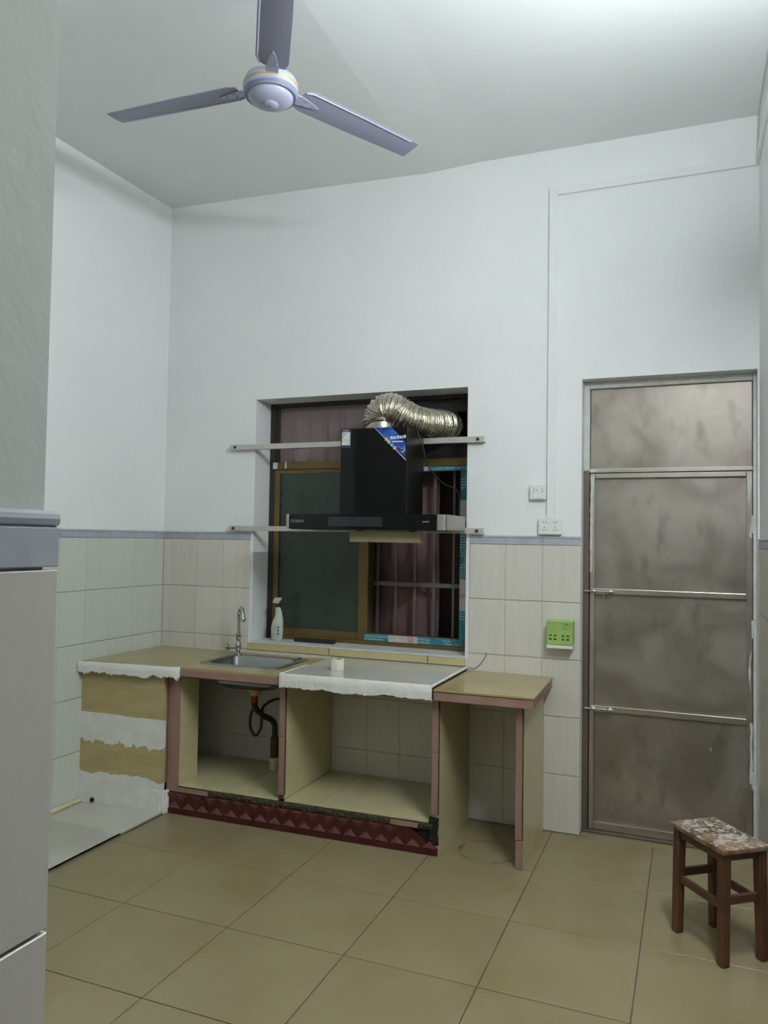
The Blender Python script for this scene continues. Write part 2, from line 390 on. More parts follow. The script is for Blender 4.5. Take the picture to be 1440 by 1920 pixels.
def tile_run(parent, place, rot, u0, u1, seams, hole=None, dz=0.0, gu=0.0012, gz=0.0032, mat='wall_tile'):
    rows = [TZ + dz - 0.3 * k for k in range(6)]
    for a, b, c, d in cells(u0, u1, seams, 0.002, TZ + dz, rows, hole):
        me = tile_mesh('flat', b - a - gu, d - c - gz, mat)
        put_tile('wall_tile', me, parent, place((a + b) / 2, (c + d) / 2), rot)
    for a, b, c, d in cells(u0, u1, seams, TZ + dz, TZ + dz + 0.049, [], hole):
        me = tile_mesh('border', b - a - gu, 0.047, 'border')
        put_tile('border_tile', me, parent, place((a + b) / 2, (c + d) / 2), rot)

# ------------------------------------------------------------------ the room
ZT = 3.80
def wall_with_holes(x0, x1, z0, z1, holes, y0, y1):
    mb = MB(); xs = sorted({x0, x1, *[h[0] for h in holes], *[h[1] for h in holes]}); zs = sorted({z0, z1, *[h[2] for h in holes], *[h[3] for h in holes]})
    for a, b in zip(xs, xs[1:]):
        for c, d in zip(zs, zs[1:]):
            mx, mz = (a + b) / 2, (c + d) / 2
            if any(h[0] < mx < h[1] and h[2] < mz < h[3] for h in holes): continue
            mb.add([(a, y0, c), (b, y0, c), (b, y0, d), (a, y0, d)], [(0, 1, 2, 3)]); mb.add([(a, y1, c), (b, y1, c), (b, y1, d), (a, y1, d)], [(3, 2, 1, 0)])
    for a, b, c, d in holes:
        mb.add([(a, y0, c), (a, y1, c), (a, y1, d), (a, y0, d)], [(0, 3, 2, 1)]); mb.add([(b, y0, c), (b, y1, c), (b, y1, d), (b, y0, d)], [(0, 1, 2, 3)])
        mb.add([(a, y0, d), (b, y0, d), (b, y1, d), (a, y1, d)], [(0, 1, 2, 3)])
        if c > z0: mb.add([(a, y0, c), (b, y0, c), (b, y1, c), (a, y1, c)], [(3, 2, 1, 0)])
    return mb
wb = struct('wall_back', wall_with_holes(XL - 0.2, XR + 0.2, 0.0, ZT, [(WX0, WX1, WZ0, WZ1), (DX0, DX1, 0.0, DZ1)], 0.0, 0.24), 'paint', fix=False)
wl = struct('wall_left', MB().box(XL - 0.2, XL, YF, 0, 0, ZT), 'paint')
wr = struct('wall_right', MB().box(XR, XR + 0.2, YB, 0, 0, ZT), 'paint')
wf = struct('wall_front', MB().box(XL - 0.2, PX, YF - 0.24, YF, 0, ZT), 'grey_paint')
wp = struct('wall_passage', MB().box(PX - 0.2, PX, YB, YF - 0.24, 0, ZT), 'grey_paint')
struct('wall_rear', MB().box(PX - 0.2, XR + 0.2, YB - 0.2, YB, 0, ZT), 'paint')
# ceiling: two slabs that do not quite line up
cz = [(XL - 0.05, 3.687), (-1.435, 3.663), (-0.60, 3.632), (-0.285, 3.645), (XR + 0.05, 3.640)]
mb = MB(); ys = [0.05, -1.0, -2.2, YF - 0.1, YB - 0.05]
def zc(x, z, y): return z + (0.016 * max(y, -2.0) if x < -1.5 else 0.0)
for (xa, za), (xb, zb) in zip(cz, cz[1:]):
    for ya, yb in zip(ys, ys[1:]):
        mb.add([(xa, ya, zc(xa, za, ya)), (xb, ya, zc(xb, zb, ya)), (xb, yb, zc(xb, zb, yb)), (xa, yb, zc(xa, za, yb))], [(0, 1, 2, 3)])
mb.box(XL - 0.05, XR + 0.05, YB - 0.05, 0.05, 3.75, 3.85)
struct('ceiling', mb, 'ceiling', fix=False)
# floor: screed with one tile each
fl = struct('floor', MB().box(XL - 0.2, XR + 0.2, YB, 0.24, -0.1, -0.007), 'grout')
FX = [-0.85 + 0.4995 * k for k in range(-6, 8)]; FY = [-1.031 + 0.499 * k for k in range(-12, 6)]
def floor_cells(x0, x1, y0, y1, mat, gap, ztop, seamx, seamy, parent, t=0.008, name='floor_tile'):
    us = [x0] + [s for s in seamx if x0 + 0.015 < s < x1 - 0.015] + [x1]; vs_ = [y0] + [s for s in seamy if y0 + 0.015 < s < y1 - 0.015] + [y1]
    for a, b in zip(us, us[1:]):
        for c, d in zip(vs_, vs_[1:]):
            me = tile_mesh('flat', b - a - gap, d - c - gap, mat, t, 0.001)
            put_tile(name, me, parent, ((a + b) / 2, (c + d) / 2, ztop - t), (-math.pi / 2, 0, 0))
floor_cells(-1.849, XR, YF, 0.0, 'floor', 0.004, 0.0, FX, FY, fl)
floor_cells(PX, XR, YB, YF, 'floor', 0.004, 0.0, FX, FY, fl)
floor_cells(DX0, DX1, 0.0, 0.235, 'floor', 0.004, 0.0, [], [], fl)
kb = struct('floor_strip', MB().box(XL, -1.853, YF, -0.2, -0.007, 0.006), 'grout')
tag(kb, 'raised strip of pale floor tiles along the left wall')
floor_cells(XL, -1.849, YF, -0.2, 'kerb_tile', 0.003, 0.016, [], [-0.97 - 0.5 * k for k in range(6)], kb, t=0.009)
# wall tiles
H = math.pi / 2
tile_run(wb, lambda u, z: (u, 0, z), (0, 0, 0), XL + 0.008, DX0, [0.0856 - 0.2 * k for k in range(14)], (WX0 - 0.018, WX1 + 0.012, 0.825, 3))
tile_run(wl, lambda u, z: (XL, u, z), (0, 0, H), YF, -0.009, [-0.095 - 0.2 * k for k in range(20)], mat='pale_tile')
tile_run(wr, lambda u, z: (XR, u, z), (0, 0, -H), YB, -0.025, [-0.2 * k - 0.12 for k in range(32)])
tile_run(wf, lambda u, z: (u, YF, z), (0, 0, 2 * H), XL + 0.01, PX - 0.001, [0.12 - 0.2 * k for k in range(14)], dz=-0.009)
tile_run(wf, lambda u, z: (PX, u, z), (0, 0, H), YF - 0.235, YF + 0.010, [YF - 0.19], dz=-0.009, mat='grey_tile')
tile_run(wp, lambda u, z: (PX, u, z), (0, 0, H), YB + 0.01, YF - 0.24, [YF - 0.39 - 0.2 * k for k in range(12)], dz=-0.009, mat='grey_tile')
# window sill tiles on the wall below the opening
si = struct('window_sill', MB().box(WX0 + 0.005, WX1 - 0.005, -0.016, 0.19, WZ0 - 0.006, WZ0 + 0.004), 'plaster', bevel=0.002)
for a, b in ((-1.722, -1.165), (-1.163, -0.552), (-0.548, -0.326)):
    MB().box(a, b - 0.002, -0.014, -0.001, 0.826, 0.868).build('sill_tile', 'sill_tile', si, bevel=0.0015)

# ------------------------------------------------------------------ window
WY = 0.18
win = tag(bpy.data.objects.new('window_1', None), 'bronze aluminium sliding window with green glass and two top lights', kind='structure'); col.objects.link(win); win.location = (-1.02, WY, WZ0)
def wpart(name, mat, *boxes, parent=None, bevel=0.0015):
    mb = MB()
    for b in boxes: mb.box(*b)
    return mb.build(name, mat, parent or win, bevel=bevel)
wpart('window_frame', 'dark_frame', (WX0, -1.668, WY, WY + 0.06, WZ0, WZ1), (-0.372, WX1, WY, WY + 0.06, WZ0, WZ1), (-1.668, -0.372, WY, WY + 0.06, 2.352, WZ1))
wpart('window_frame', 'bronze', (-1.668, -0.372, WY - 0.012, WY + 0.06, 1.953, 1.998))
wpart('window_frame', 'bronze', (-1.668, -0.372, WY - 0.005, WY + 0.06, WZ0, 0.901))
wpart('paint_patch', 'plaster', (-1.672, -1.64, WY - 0.016, WY - 0.010, 1.955, 1.997))
wpart('paint_patch', 'plaster', (-1.585, -1.574, WY - 0.016, WY - 0.011, 1.957, 1.999))
# top lights
wpart('window_pane', 'frost', (-1.668, -0.95, WY + 0.025, WY + 0.029, 1.998, 2.352), bevel=0)
wpart('window_mullion', 'dark_frame', (-1.668, -1.645, WY + 0.01, WY + 0.045, 1.998, 2.352))
wpart('window_mullion', 'dark_frame', (-0.95, -0.925, WY + 0.005, WY + 0.05, 1.998, 2.352))
wpart('window_pane', 'dark_glass', (-0.925, -0.372, WY + 0.025, WY + 0.029, 1.998, 2.095), (-0.925, -0.59, WY + 0.025, WY + 0.029, 2.095, 2.275), (-0.925, -0.372, WY + 0.025, WY + 0.029, 2.275, 2.352), (-0.405, -0.372, WY + 0.025, WY + 0.029, 2.095, 2.275), bevel=0)
# sliding sash on the left
sa = wpart('window_sash', 'bronze', (-1.668, -1.630, WY + 0.004, WY + 0.030, 0.901, 1.953), (-1.066, -1.002, WY - 0.004, WY + 0.030, 0.901, 1.953), (-1.63, -1.066, WY + 0.004, WY + 0.030, 0.901, 0.946), (-1.63, -1.066, WY + 0.004, WY + 0.030, 1.925, 1.953))
MB().box(-1.63, -1.066, WY + 0.013, WY + 0.018, 0.946, 1.925).build('window_pane', 'green_glass', sa)
MB().box(-1.666, -1.655, WY - 0.004, WY + 0.006, 1.40, 1.46).build('sash_latch', 'bronze', sa, bevel=0.002)
MB().box(-1.63, -1.624, WY + 0.006, WY + 0.012, 0.946, 1.925).build('pane_seal', 'display', sa)
wpart('window_frame', 'dark_frame', (-1.002, -0.985, WY + 0.03, WY + 0.055, 0.901, 1.953))
# printed tape round the open half
def tapep(mat, *b): return wpart('printed_tape', mat, b, bevel=0)
T0, T1 = WY - 0.0075, WY - 0.006
wpart('window_frame', 'bronze', (-0.425, -0.372, WY - 0.005, WY + 0.04, 0.901, 1.953)); wpart('window_frame', 'bronze', (-1.002, -0.425, WY - 0.004, WY + 0.04, 0.901, 0.946))
wpart('window_frame', 'bronze', (-1.002, -0.425, WY - 0.004, WY + 0.04, 1.926, 1.953))
for a, b, mt in ((-1.02, -0.862, 'tape'), (-0.862, -0.74, 'tape_white'), (-0.74, -0.70, 'tape_red'), (-0.70, -0.678, 'tape_white'), (-0.678, -0.40, 'tape')): tapep(mt, a, b, T0, T1, 0.904, 0.944)
for c, d, mt in ((0.944, 1.112, 'tape'), (1.112, 1.18, 'tape_white'), (1.18, 1.21, 'tape_red'), (1.21, 1.29, 'tape_white'), (1.29, 1.60, 'tape'), (1.62, 1.75, 'tape_white'), (1.75, 1.952, 'tape')): tapep(mt, -0.424, -0.374, T0, T1, c, d)
tapep('tape_white', -0.652, -0.625, T0, T1, 1.925, 1.951); tapep('tape', -0.625, -0.424, T0, T1, 1.925, 1.951)
# security bars outside
gr = thing('security_grille', (-1.02, 0.31, 0.9), 'pale metal security bars fixed outside the sliding window', 'grille')
for k in range(11): MB().box(-1.583 + 0.1215 * k - 0.008, -1.583 + 0.1215 * k + 0.008, 0.265, 0.281, 0.88, 2.37).build('bar', 'bars', gr, bevel=0.002)
for z in (0.892, 1.245, 2.35): MB().box(-1.70, -0.34, 0.258, 0.288, z - 0.013, z + 0.013).build('cross_bar', 'bars', gr, bevel=0.002)
MB().box(-1.76, -1.70, 0.2405, 0.30, 0.86, 2.39).build('side_post', 'bars', gr, bevel=0.002)
MB().box(-0.34, -0.28, 0.2405, 0.30, 0.86, 2.39).build('side_post', 'bars', gr, bevel=0.002)
# crumpled sheet hung behind the bars
def hung_sheet(x0, x1, z0, z1, y0, mat, label):
    mb = MB(); nx, nz = 44, 30; pts = []
    for j in range(nz + 1):
        for i in range(nx + 1):
            x = x0 + (x1 - x0) * i / nx; z = z0 + (z1 - z0) * j / nz
            pts.append((x, y0 + 0.012 * math.sin(x * 31 + z * 2.0) + 0.008 * math.sin(z * 9 + x * 5) + 0.005 * math.sin(x * 77), z))
    n = (nx + 1) * (nz + 1); q = [(j * (nx + 1) + i, j * (nx + 1) + i + 1, (j + 1) * (nx + 1) + i + 1, (j + 1) * (nx + 1) + i) for j in range(nz) for i in range(nx)]
    mb.add(pts + [(x, y + 0.004, z) for x, y, z in pts], q + [tuple(n + k for k in reversed(f)) for f in q])
    tag(mb.build('hanging_sheet', mat, smooth='all', fix=False), label, 'sheet')
hung_sheet(-1.75, -0.61, 0.70, 1.99, 0.36, 'sheet', 'dull mauve sheet hanging behind the window bars')
hung_sheet(-1.75, -0.93, 2.00, 2.44, 0.33, 'pale_sheet', 'pale pinkish sheet behind the frosted top light')
struct('wall_outside', MB().box(-3.2, 2.0, 0.62, 0.72, 0, 3.8), 'outer_wall')
struct('ground_outside', MB().box(-3.2, 2.0, 0.24, 0.62, -0.1, -0.01), 'outer_wall')

# ------------------------------------------------------------------ door
DY = 0.09
dr = tag(bpy.data.objects.new('door_1', None), 'smeared stainless steel door with a fixed panel above', kind='structure'); col.objects.link(dr); dr.location = (0.71, DY, 0)
def dpart(name, mat, *boxes, parent=None, bevel=0.0025):
    mb = MB()
    for b in boxes: mb.box(*b)
    return mb.build(name, mat, parent or dr, bevel=bevel)
dpart('door_frame', 'door_frame', (DX0, 0.316, DY - 0.008, DY + 0.05, 0.0, 1.90)); dpart('jamb_filler', 'plaster', (DX0, 0.316, DY - 0.008, DY + 0.05, 1.90, DZ1), bevel=0.004)
dpart('jamb_filler', 'plaster', (0.316, 1.107, DY - 0.008, DY + 0.05, 2.341, DZ1), bevel=0.004); dpart('jamb_filler', 'plaster', (1.107, DX1, DY - 0.02, DY + 0.05, 0.0, DZ1), bevel=0.004)
dpart('transom_panel', 'door', (0.318, 1.105, DY + 0.012, DY + 0.03, 1.909, 2.341))
dpart('transom_rail', 'door_rail', (0.314, 1.107, DY - 0.004, DY + 0.03, 1.889, 1.911))
leaf = dpart('door_leaf', 'door', (0.34, 1.08, DY + 0.018, DY + 0.034, 0.03, 1.865), bevel=0)
for nm, b in (('stile', (0.319, 0.345, DY, DY + 0.036, 0.012, 1.886)), ('stile', (1.077, 1.105, DY, DY + 0.036, 0.012, 1.886)), ('rail', (0.345, 1.077, DY + 0.001, DY + 0.036, 1.860, 1.886)),
              ('rail', (0.345, 1.077, DY + 0.001, DY + 0.036, 1.246, 1.274)), ('rail', (0.345, 1.077, DY + 0.001, DY + 0.036, 0.628, 0.658)), ('rail', (0.345, 1.077, DY + 0.001, DY + 0.036, 0.012, 0.052))):
    dpart(nm, 'door_rail', b, parent=leaf)
for z in (1.260, 0.643):
    bo = MB().box(0.326, 0.44, DY - 0.012, DY, z - 0.014, z + 0.014).build('door_bolt', 'door_rail', dr, bevel=0.002)
    MB().tube([(0.296, DY - 0.018, z), (0.448, DY - 0.018, z)], 0.006).build('bolt_rod', 'chrome', bo, smooth=True)
    for x in (0.34, 0.425): MB().lathe((x, DY - 0.018, z), [(0.010, -0.012), (0.011, -0.010), (0.011, 0.010), (0.010, 0.012)], 14, 'x').build('bolt_loop', 'chrome', bo, smooth=True)
    MB().tube([(0.392, DY - 0.018, z), (0.396, DY - 0.022, z - 0.018), (0.398, DY - 0.022, z - 0.036)], 0.003, 8).build('bolt_pull', 'chrome', bo, smooth=True)
    MB().lathe((0.398, DY - 0.022, z - 0.040), [(0, -0.006), (0.005, -0.003), (0.005, 0.003), (0, 0.006)], 10).build('bolt_knob', 'chrome', bo, smooth=True)
for zz, h in ((1.62, 0.09), (1.10, 0.09), (0.36, 0.09)):
    MB().lathe((1.106, DY - 0.004, zz), [(0.006, -h / 2), (0.007, -h / 2 + 0.002), (0.007, h / 2 - 0.002), (0.006, h / 2)], 12).build('door_hinge', 'plaster', dr, smooth=True)
def smear(pts, y, seed):
    rr_ = random.Random(seed); out = []
    for (x, z), (x2, z2) in zip(pts, pts[1:] + pts[:1]):
        n_ = max(1, int(math.hypot(x2 - x, z2 - z) / 0.025))
        for k in range(n_): out.append((x + (x2 - x) * k / n_ + (rr_.random() - 0.5) * 0.005, z + (z2 - z) * k / n_ + (rr_.random() - 0.5) * 0.008))
    MB().prism_y(out, y - 0.0016, y).build('paint_smear', 'plaster', dr)
smear([(0.320, 1.36), (0.330, 1.36), (0.334, 1.60), (0.338, 1.87), (0.320, 1.87)], DY, 1)
smear([(1.082, 1.78), (1.090, 1.70), (1.096, 1.80), (1.104, 1.885), (1.082, 1.885)], DY, 2)
smear([(1.09, 1.56), (1.103, 1.55), (1.104, 1.64), (1.094, 1.62)], DY, 3)
smear([(1.086, 0.90), (1.092, 0.80), (1.097, 0.80), (1.094, 0.93), (1.10, 1.0), (1.09, 0.96)], DY, 4)
smear([(1.092, 0.34), (1.104, 0.34), (1.104, 0.64), (1.094, 0.64)], DY, 5)
smear([(0.352, 1.892), (0.36, 1.892), (0.345, 1.908), (0.316, 1.908), (0.318, 1.892)], DY - 0.004, 6)
struct('door_sill', MB().box(DX0, DX1, 0.06, 0.20, 0.0, 0.011), 'door_frame', bevel=0.002)

# ------------------------------------------------------------------ tube lamp on the right wall, beyond the frame
LY0, LY1, LZ = -2.62, -1.62, 2.86
la = thing('tube_lamp', (XR, (LY0 + LY1) / 2, LZ), 'white batten lamp with one lit fluorescent tube high on the wall', 'lamp')
MB().box(XR - 0.024, XR, LY0 - 0.03, LY1 + 0.03, LZ - 0.022, LZ + 0.022).build('lamp_batten', 'plastic_white', la, bevel=0.004)
for y in (LY0 - 0.012, LY1 + 0.012): MB().box(XR - 0.058, XR - 0.024, y - 0.013, y + 0.013, LZ - 0.018, LZ + 0.018).build('lamp_holder', 'plastic_white', la, bevel=0.004)
MB().tube([(XR - 0.042, LY0, LZ), (XR - 0.042, LY1, LZ)], 0.013, 16).build('lamp_tube', 'tube', la, smooth=True)

# ------------------------------------------------------------------ wire trunking
def trunking(loc, label, *boxes):
    t = thing('wire_trunking', loc, label, 'trunking')
    for b in boxes: MB().box(*b).build('trunking_run', 'trunk', t, bevel=0.002)
trunking((0.13, 0, 1.643), 'upright white painted cable trunking rising from the double socket', (0.107, 0.150, -0.016, -0.0003, 1.6425, 3.425))
trunking((0.63, 0, 3.386), 'level white painted cable trunking high above the metal door', (0.1505, XR - 0.0005, -0.016, -0.0003, 3.386, 3.425))
trunking((XR, -0.9, 3.386), 'white cable trunking along the side wall towards the tube lamp', (XR - 0.016, XR - 0.0003, -2.00, -0.0165, 3.386, 3.425))
trunking((XR, -2.02, LZ + 0.0225), 'short white cable trunking dropping to the tube lamp', (XR - 0.016, XR - 0.0003, -2.04, -2.0005, LZ + 0.0225, 3.425))
# sockets
def socket(name, x0, x1, z0, z1, slots, label, rocker=None):
    t = thing(name, ((x0 + x1) / 2, 0, z0), label, 'socket')
    MB().box(x0 + 0.003, x1 - 0.003, -0.018, 0, z0 + 0.003, z1 - 0.003).build('back_box', 'plastic_white', t, bevel=0.002)
    MB().box(x0, x1, -0.027, -0.018, z0, z1).build('face_plate', 'plastic_white', t, bevel=0.003)
    for x, z, w_, h_, a in slots:
        mb = MB().box(-w_ / 2, w_ / 2, -0.0276, -0.0262, -h_ / 2, h_ / 2); ca, sa_ = math.cos(a), math.sin(a)
        for v in mb.v: v.x, v.z = x + v.x * ca - v.z * sa_, z + v.x * sa_ + v.z * ca
        mb.build('socket_slot', 'slot_dark', t)
    if rocker:
        MB().box(*rocker).build('rocker', 'plastic_white', t, bevel=0.002)
    return t
sl = []
cx, cz_ = 0.045, 1.790
sl += [(0.040, 1.797, 0.008, 0.003, -0.3), (0.055, 1.791, 0.008, 0.003, -0.3), (0.040, 1.784, 0.008, 0.003, -0.5), (0.084, 1.797, 0.008, 0.003, -0.3), (0.084, 1.785, 0.008, 0.003, 0)]
socket('wall_socket', 0.018, 0.105, 1.742, 1.822, sl, 'small square white socket with a switch, left of the trunking', (0.036, 0.088, -0.0305, -0.026, 1.748, 1.768))
sl = []
for cx in (0.098, 0.154):
    sl += [(cx - 0.007, 1.621, 0.003, 0.008, 0), (cx + 0.007, 1.621, 0.003, 0.008, 0), (cx, 1.594, 0.003, 0.008, 0), (cx - 0.008, 1.580, 0.003, 0.008, 0.6), (cx + 0.008, 1.580, 0.003, 0.008, -0.6)]
socket('wall_socket', 0.065, 0.189, 1.556, 1.642, sl, 'wide white double socket at the foot of the trunking')

# ------------------------------------------------------------------ lime box on the tiles
bx = thing('wall_box', (0.188, -0.008, 0.966), 'lime green slotted plastic box stuck to the tiles beside the door', 'box')
MB().box(0.122, 0.256, -0.075, -0.0085, 0.982, 1.110).build('box_body', 'lime', bx, bevel=0.005)
MB().box(0.122, 0.256, -0.073, -0.0085, 0.964, 0.982).build('box_base', 'plastic_white', bx, bevel=0.003)
MB().box(0.124, 0.254, -0.0765, -0.074, 1.096, 1.100).build('lid_seam', 'lime_lid', bx)
MB().prism_y([(0.202, 1.072), (0.208, 1.067), (0.252, 1.067), (0.252, 1.106), (0.202, 1.106)], -0.0775, -0.0745).build('lid_catch', 'lime_lid', bx, bevel=0.001)
MB().lathe((0.226, -0.0775, 1.091), [(0.004, -0.001), (0.004, 0.001)], 10, 'y').build('catch_hole', 'lime_dark', bx)
for x, n in ((0.142, 4), (0.166, 4), (0.207, 2), (0.231, 2)):
    for k in range(n): MB().box(x - 0.0075, x + 0.0075, -0.0758, -0.0742, 1.008 + 0.019 * k, 1.008 + 0.019 * k + 0.010 - 0.0012 * k).build('slot', 'lime_dark' if k < 2 else 'lime_lid', bx)

# ------------------------------------------------------------------ ceiling fan
FC = Vector((-0.622, -1.715, 3.17))
fan = thing('ceiling_fan', (FC.x, FC.y, FC.z - 0.05), 'lilac white three blade ceiling fan with domed hub', 'fan')
MB().tube([(FC.x, FC.y, FC.z + 0.06), (FC.x, FC.y, 3.60)], 0.012, 14).build('down_rod', 'fan_paint', fan, smooth=True)
MB().lathe((FC.x, FC.y, 3.55), [(0.02, 0), (0.055, 0.02), (0.065, 0.06), (0.065, 0.09)], 28).build('rod_canopy', 'fan_paint', fan, smooth=True)
MB().lathe(FC, [(0.02, 0.062), (0.06, 0.055), (0.092, 0.038), (0.101, 0.018), (0.101, -0.008), (0.096, -0.012), (0.05, -0.012)], 48).build('motor_housing', 'fan_paint', fan, smooth=True)
MB().lathe(FC, [(0.1018, 0.004), (0.1023, 0.006), (0.1023, 0.009), (0.1018, 0.011)], 48).build('trim_ring', 'gold', fan, smooth=True)
MB().lathe(FC, [(0.096, -0.012), (0.098, -0.02), (0.094, -0.026), (0.06, -0.026)], 48).build('lower_ring', 'fan_ring', fan, smooth=True)
dome = MB().lathe(FC, [(0.06, -0.022), (0.083, -0.026), (0.082, -0.032), (0.07, -0.043), (0.045, -0.052), (0.0, -0.056)], 48).build('dome_cover', 'fan_paint', fan, smooth=True)
MB().lathe(FC, [(0.028, -0.046), (0.0285, -0.057), (0.025, -0.060), (0, -0.061)], 28).build('centre_cap', 'fan_paint', dome, smooth=True)
MB().lathe(FC, [(0.007, -0.059), (0.007, -0.0625), (0, -0.063)], 12).build('cap_mark', 'fan_ring', dome, smooth=True)
for k in range(3):
    a = math.radians(62.2 + 120 * k); d = Vector((math.cos(a), math.sin(a), 0)); n = Vector((-d.y, d.x, 0))
    pit = math.radians(9)
    def bp(r, s, dz=0.0):   # s across the blade, pitched
        return FC + d * r + n * (s * math.cos(pit)) + Vector((0, 0, 0.012 - s * math.sin(pit) + dz + 0.012 * (s / 0.06) ** 2 * 0.3))
    rows = []
    for r, s0, s1 in ((0.125, -0.030, 0.045), (0.135, -0.052, 0.050), (0.16, -0.060, 0.058), (0.40, -0.058, 0.056), (0.66, -0.052, 0.050), (0.700, -0.051, 0.049)):
        ss = [s0 + (s1 - s0) * q / 6 for q in range(7)]
        rows.append([bp(r, s) for s in ss] + [bp(r, s, 0.003) for s in reversed(ss)])
    bl = MB().rings(rows).build('blade', 'fan_blade', fan, smooth=True)
    MB().tube([bp(r, s, -0.001) for r, s in ((0.13, -0.045), (0.16, -0.054), (0.4, -0.052), (0.66, -0.046))], 0.0032, 8).build('blade_rib', 'fan_paint', bl, smooth=True)
    # pressed Y bracket from the hub
    MB().rings([[bp(r, s0, -0.004), bp(r, s1, -0.004), bp(r, s1, -0.001), bp(r, s0, -0.001)] for r, s0, s1 in ((0.09, -0.022, 0.022), (0.13, -0.024, 0.024), (0.19, -0.012, 0.012), (0.215, -0.002, 0.002))]).build('blade_bracket', 'fan_paint', bl, bevel=0.0008)
    for r, s in ((0.15, -0.013), (0.15, 0.013), (0.185, 0.0)): MB().lathe(bp(r, s, -0.006), [(0.004, 0), (0.004, 0.004)], 8).build('blade_screw', 'fan_ring', bl)

# ------------------------------------------------------------------ kitchen counter
def fy(x): return -0.540 + 0.030 * x          # front line of the uprights (slightly skewed to the wall)
def slab(mb, x0, x1, dy, y1, z0, z1):
    return mb.prism([(x0, fy(x0) + dy), (x1, fy(x1) + dy), (x1, y1), (x0, y1)], z0, z1)
ct = thing('kitchen_counter', (-1.1, -0.3, 0), 'cream tiled masonry kitchen counter with open bays and a dark red skirting', 'counter')
# left block: painted board in front of a closed box
LB = [(XL + 0.009, -0.703), (-1.856, -0.640), (-1.856, -0.618), (XL + 0.009, -0.68)]
MB().prism(LB, 0.017, 0.752).build('front_board', 'bands', ct)
ct_white = MB().prism([(-1.93, -0.6510), (-1.868, -0.6445), (-1.847, -0.632), (-1.837, -0.602), (-1.838, -0.58), (-1.854, -0.58), (-1.854, -0.62), (-1.93, -0.64)], 0.0, 0.128)
ct_white.build('paint_lump', 'white_coat', ct, bevel=0.008)
MB().box(XL + 0.009, -1.86, -0.60, -0.58, 0.16, 0.752).build('inner_board', 'cream', ct)
# pier with pink face, seen from the right as a short cream return
MB().prism([(-1.856, fy(-1.8) + 0.004), (-1.783, fy(-1.78) + 0.004), (-1.783, -0.42), (-1.856, -0.42)], 0.125, 0.752).build('pier', 'cream', ct, bevel=0.002)
MB().prism([(-1.856, fy(-1.856) - 0.008), (-1.783, fy(-1.783) - 0.008), (-1.783, fy(-1.783) + 0.004), (-1.856, fy(-1.856) + 0.004)], 0.120, 0.752).build('edge_tile', 'pink', ct, bevel=0.0015)
# partitions with pink edge strips
def partition(x0, x1, z0, ztop=0.752, zpink=0.17):
    pt = slab(MB(), x0, x1, 0.003, -0.009, z0, ztop).build('partition', 'cream', ct, bevel=0.001)
    slab(MB(), x0, x1 - 0.004, -0.010, fy(x1) + 0.0035, zpink + 0.30, ztop).build('edge_tile', 'pink', pt, bevel=0.0015)
    slab(MB(), x0, x1 - 0.004, -0.010, fy(x1) + 0.0035, zpink, zpink + 0.298).build('edge_tile', 'pink', pt, bevel=0.0015)
    slab(MB(), x1 - 0.004, x1, -0.002, fy(x1) + 0.004, zpink, ztop).build('grout_line', 'mortar', pt)
    return pt
partition(-1.167, -1.132, 0.161, zpink=0.185)
pt = partition(-0.340, -0.304, 0.0, zpink=0.195)
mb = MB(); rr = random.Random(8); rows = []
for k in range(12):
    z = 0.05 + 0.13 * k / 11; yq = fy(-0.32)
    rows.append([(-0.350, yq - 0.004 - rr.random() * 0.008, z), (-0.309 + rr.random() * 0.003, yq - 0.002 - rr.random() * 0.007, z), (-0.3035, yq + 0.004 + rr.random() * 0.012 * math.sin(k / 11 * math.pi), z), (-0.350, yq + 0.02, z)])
mb.rings(rows).build('mortar_and_void', 'void_black', pt)  # dark patch standing in for the shaded void at the partition foot
slab(MB(), -1.165, -1.138, -0.004, fy(-1.15) + 0.006, 0.1615, 0.184).build('mortar_and_void', 'mortar', ct)
pt = slab(MB(), 0.066, 0.101, 0.003, -0.009, 0.0, 0.752).build('partition', 'cream', ct, bevel=0.001)
slab(MB(), 0.066, 0.097, -0.010, fy(0.1) + 0.0035, 0.135, 0.752).build('edge_tile', 'pink', pt, bevel=0.0015)
slab(MB(), 0.070, 0.101, -0.010, fy(0.1) + 0.0035, 0.001, 0.131).build('edge_tile', 'pink', pt, bevel=0.0015)
slab(MB(), 0.097, 0.101, -0.002, fy(0.1) + 0.004, 0.131, 0.752).build('grout_line', 'mortar', pt)
# shelf floor of the bays
MB().prism([(XL + 0.01, -0.575), (-1.783, fy(-1.783) + 0.01), (-0.341, fy(-0.341) + 0.01), (-0.341, -0.009), (XL + 0.01, -0.009)], 0.0, 0.151).build('base_block', 'void_black', ct)  # block coloured near-black to paint in the dark void behind the skirting
for a, b in ((-1.781, -1.45), (-1.448, -1.168), (-1.131, -0.94), (-0.938, -0.342)): slab(MB(), a, b, -0.004, -0.009, 0.1515, 0.161).build('shelf_tile', 'cream', ct, bevel=0.0012)
MB().box(XL + 0.01, -1.783, -0.42, -0.009, 0.1515, 0.161).build('shelf_tile', 'cream', ct, bevel=0.0012)
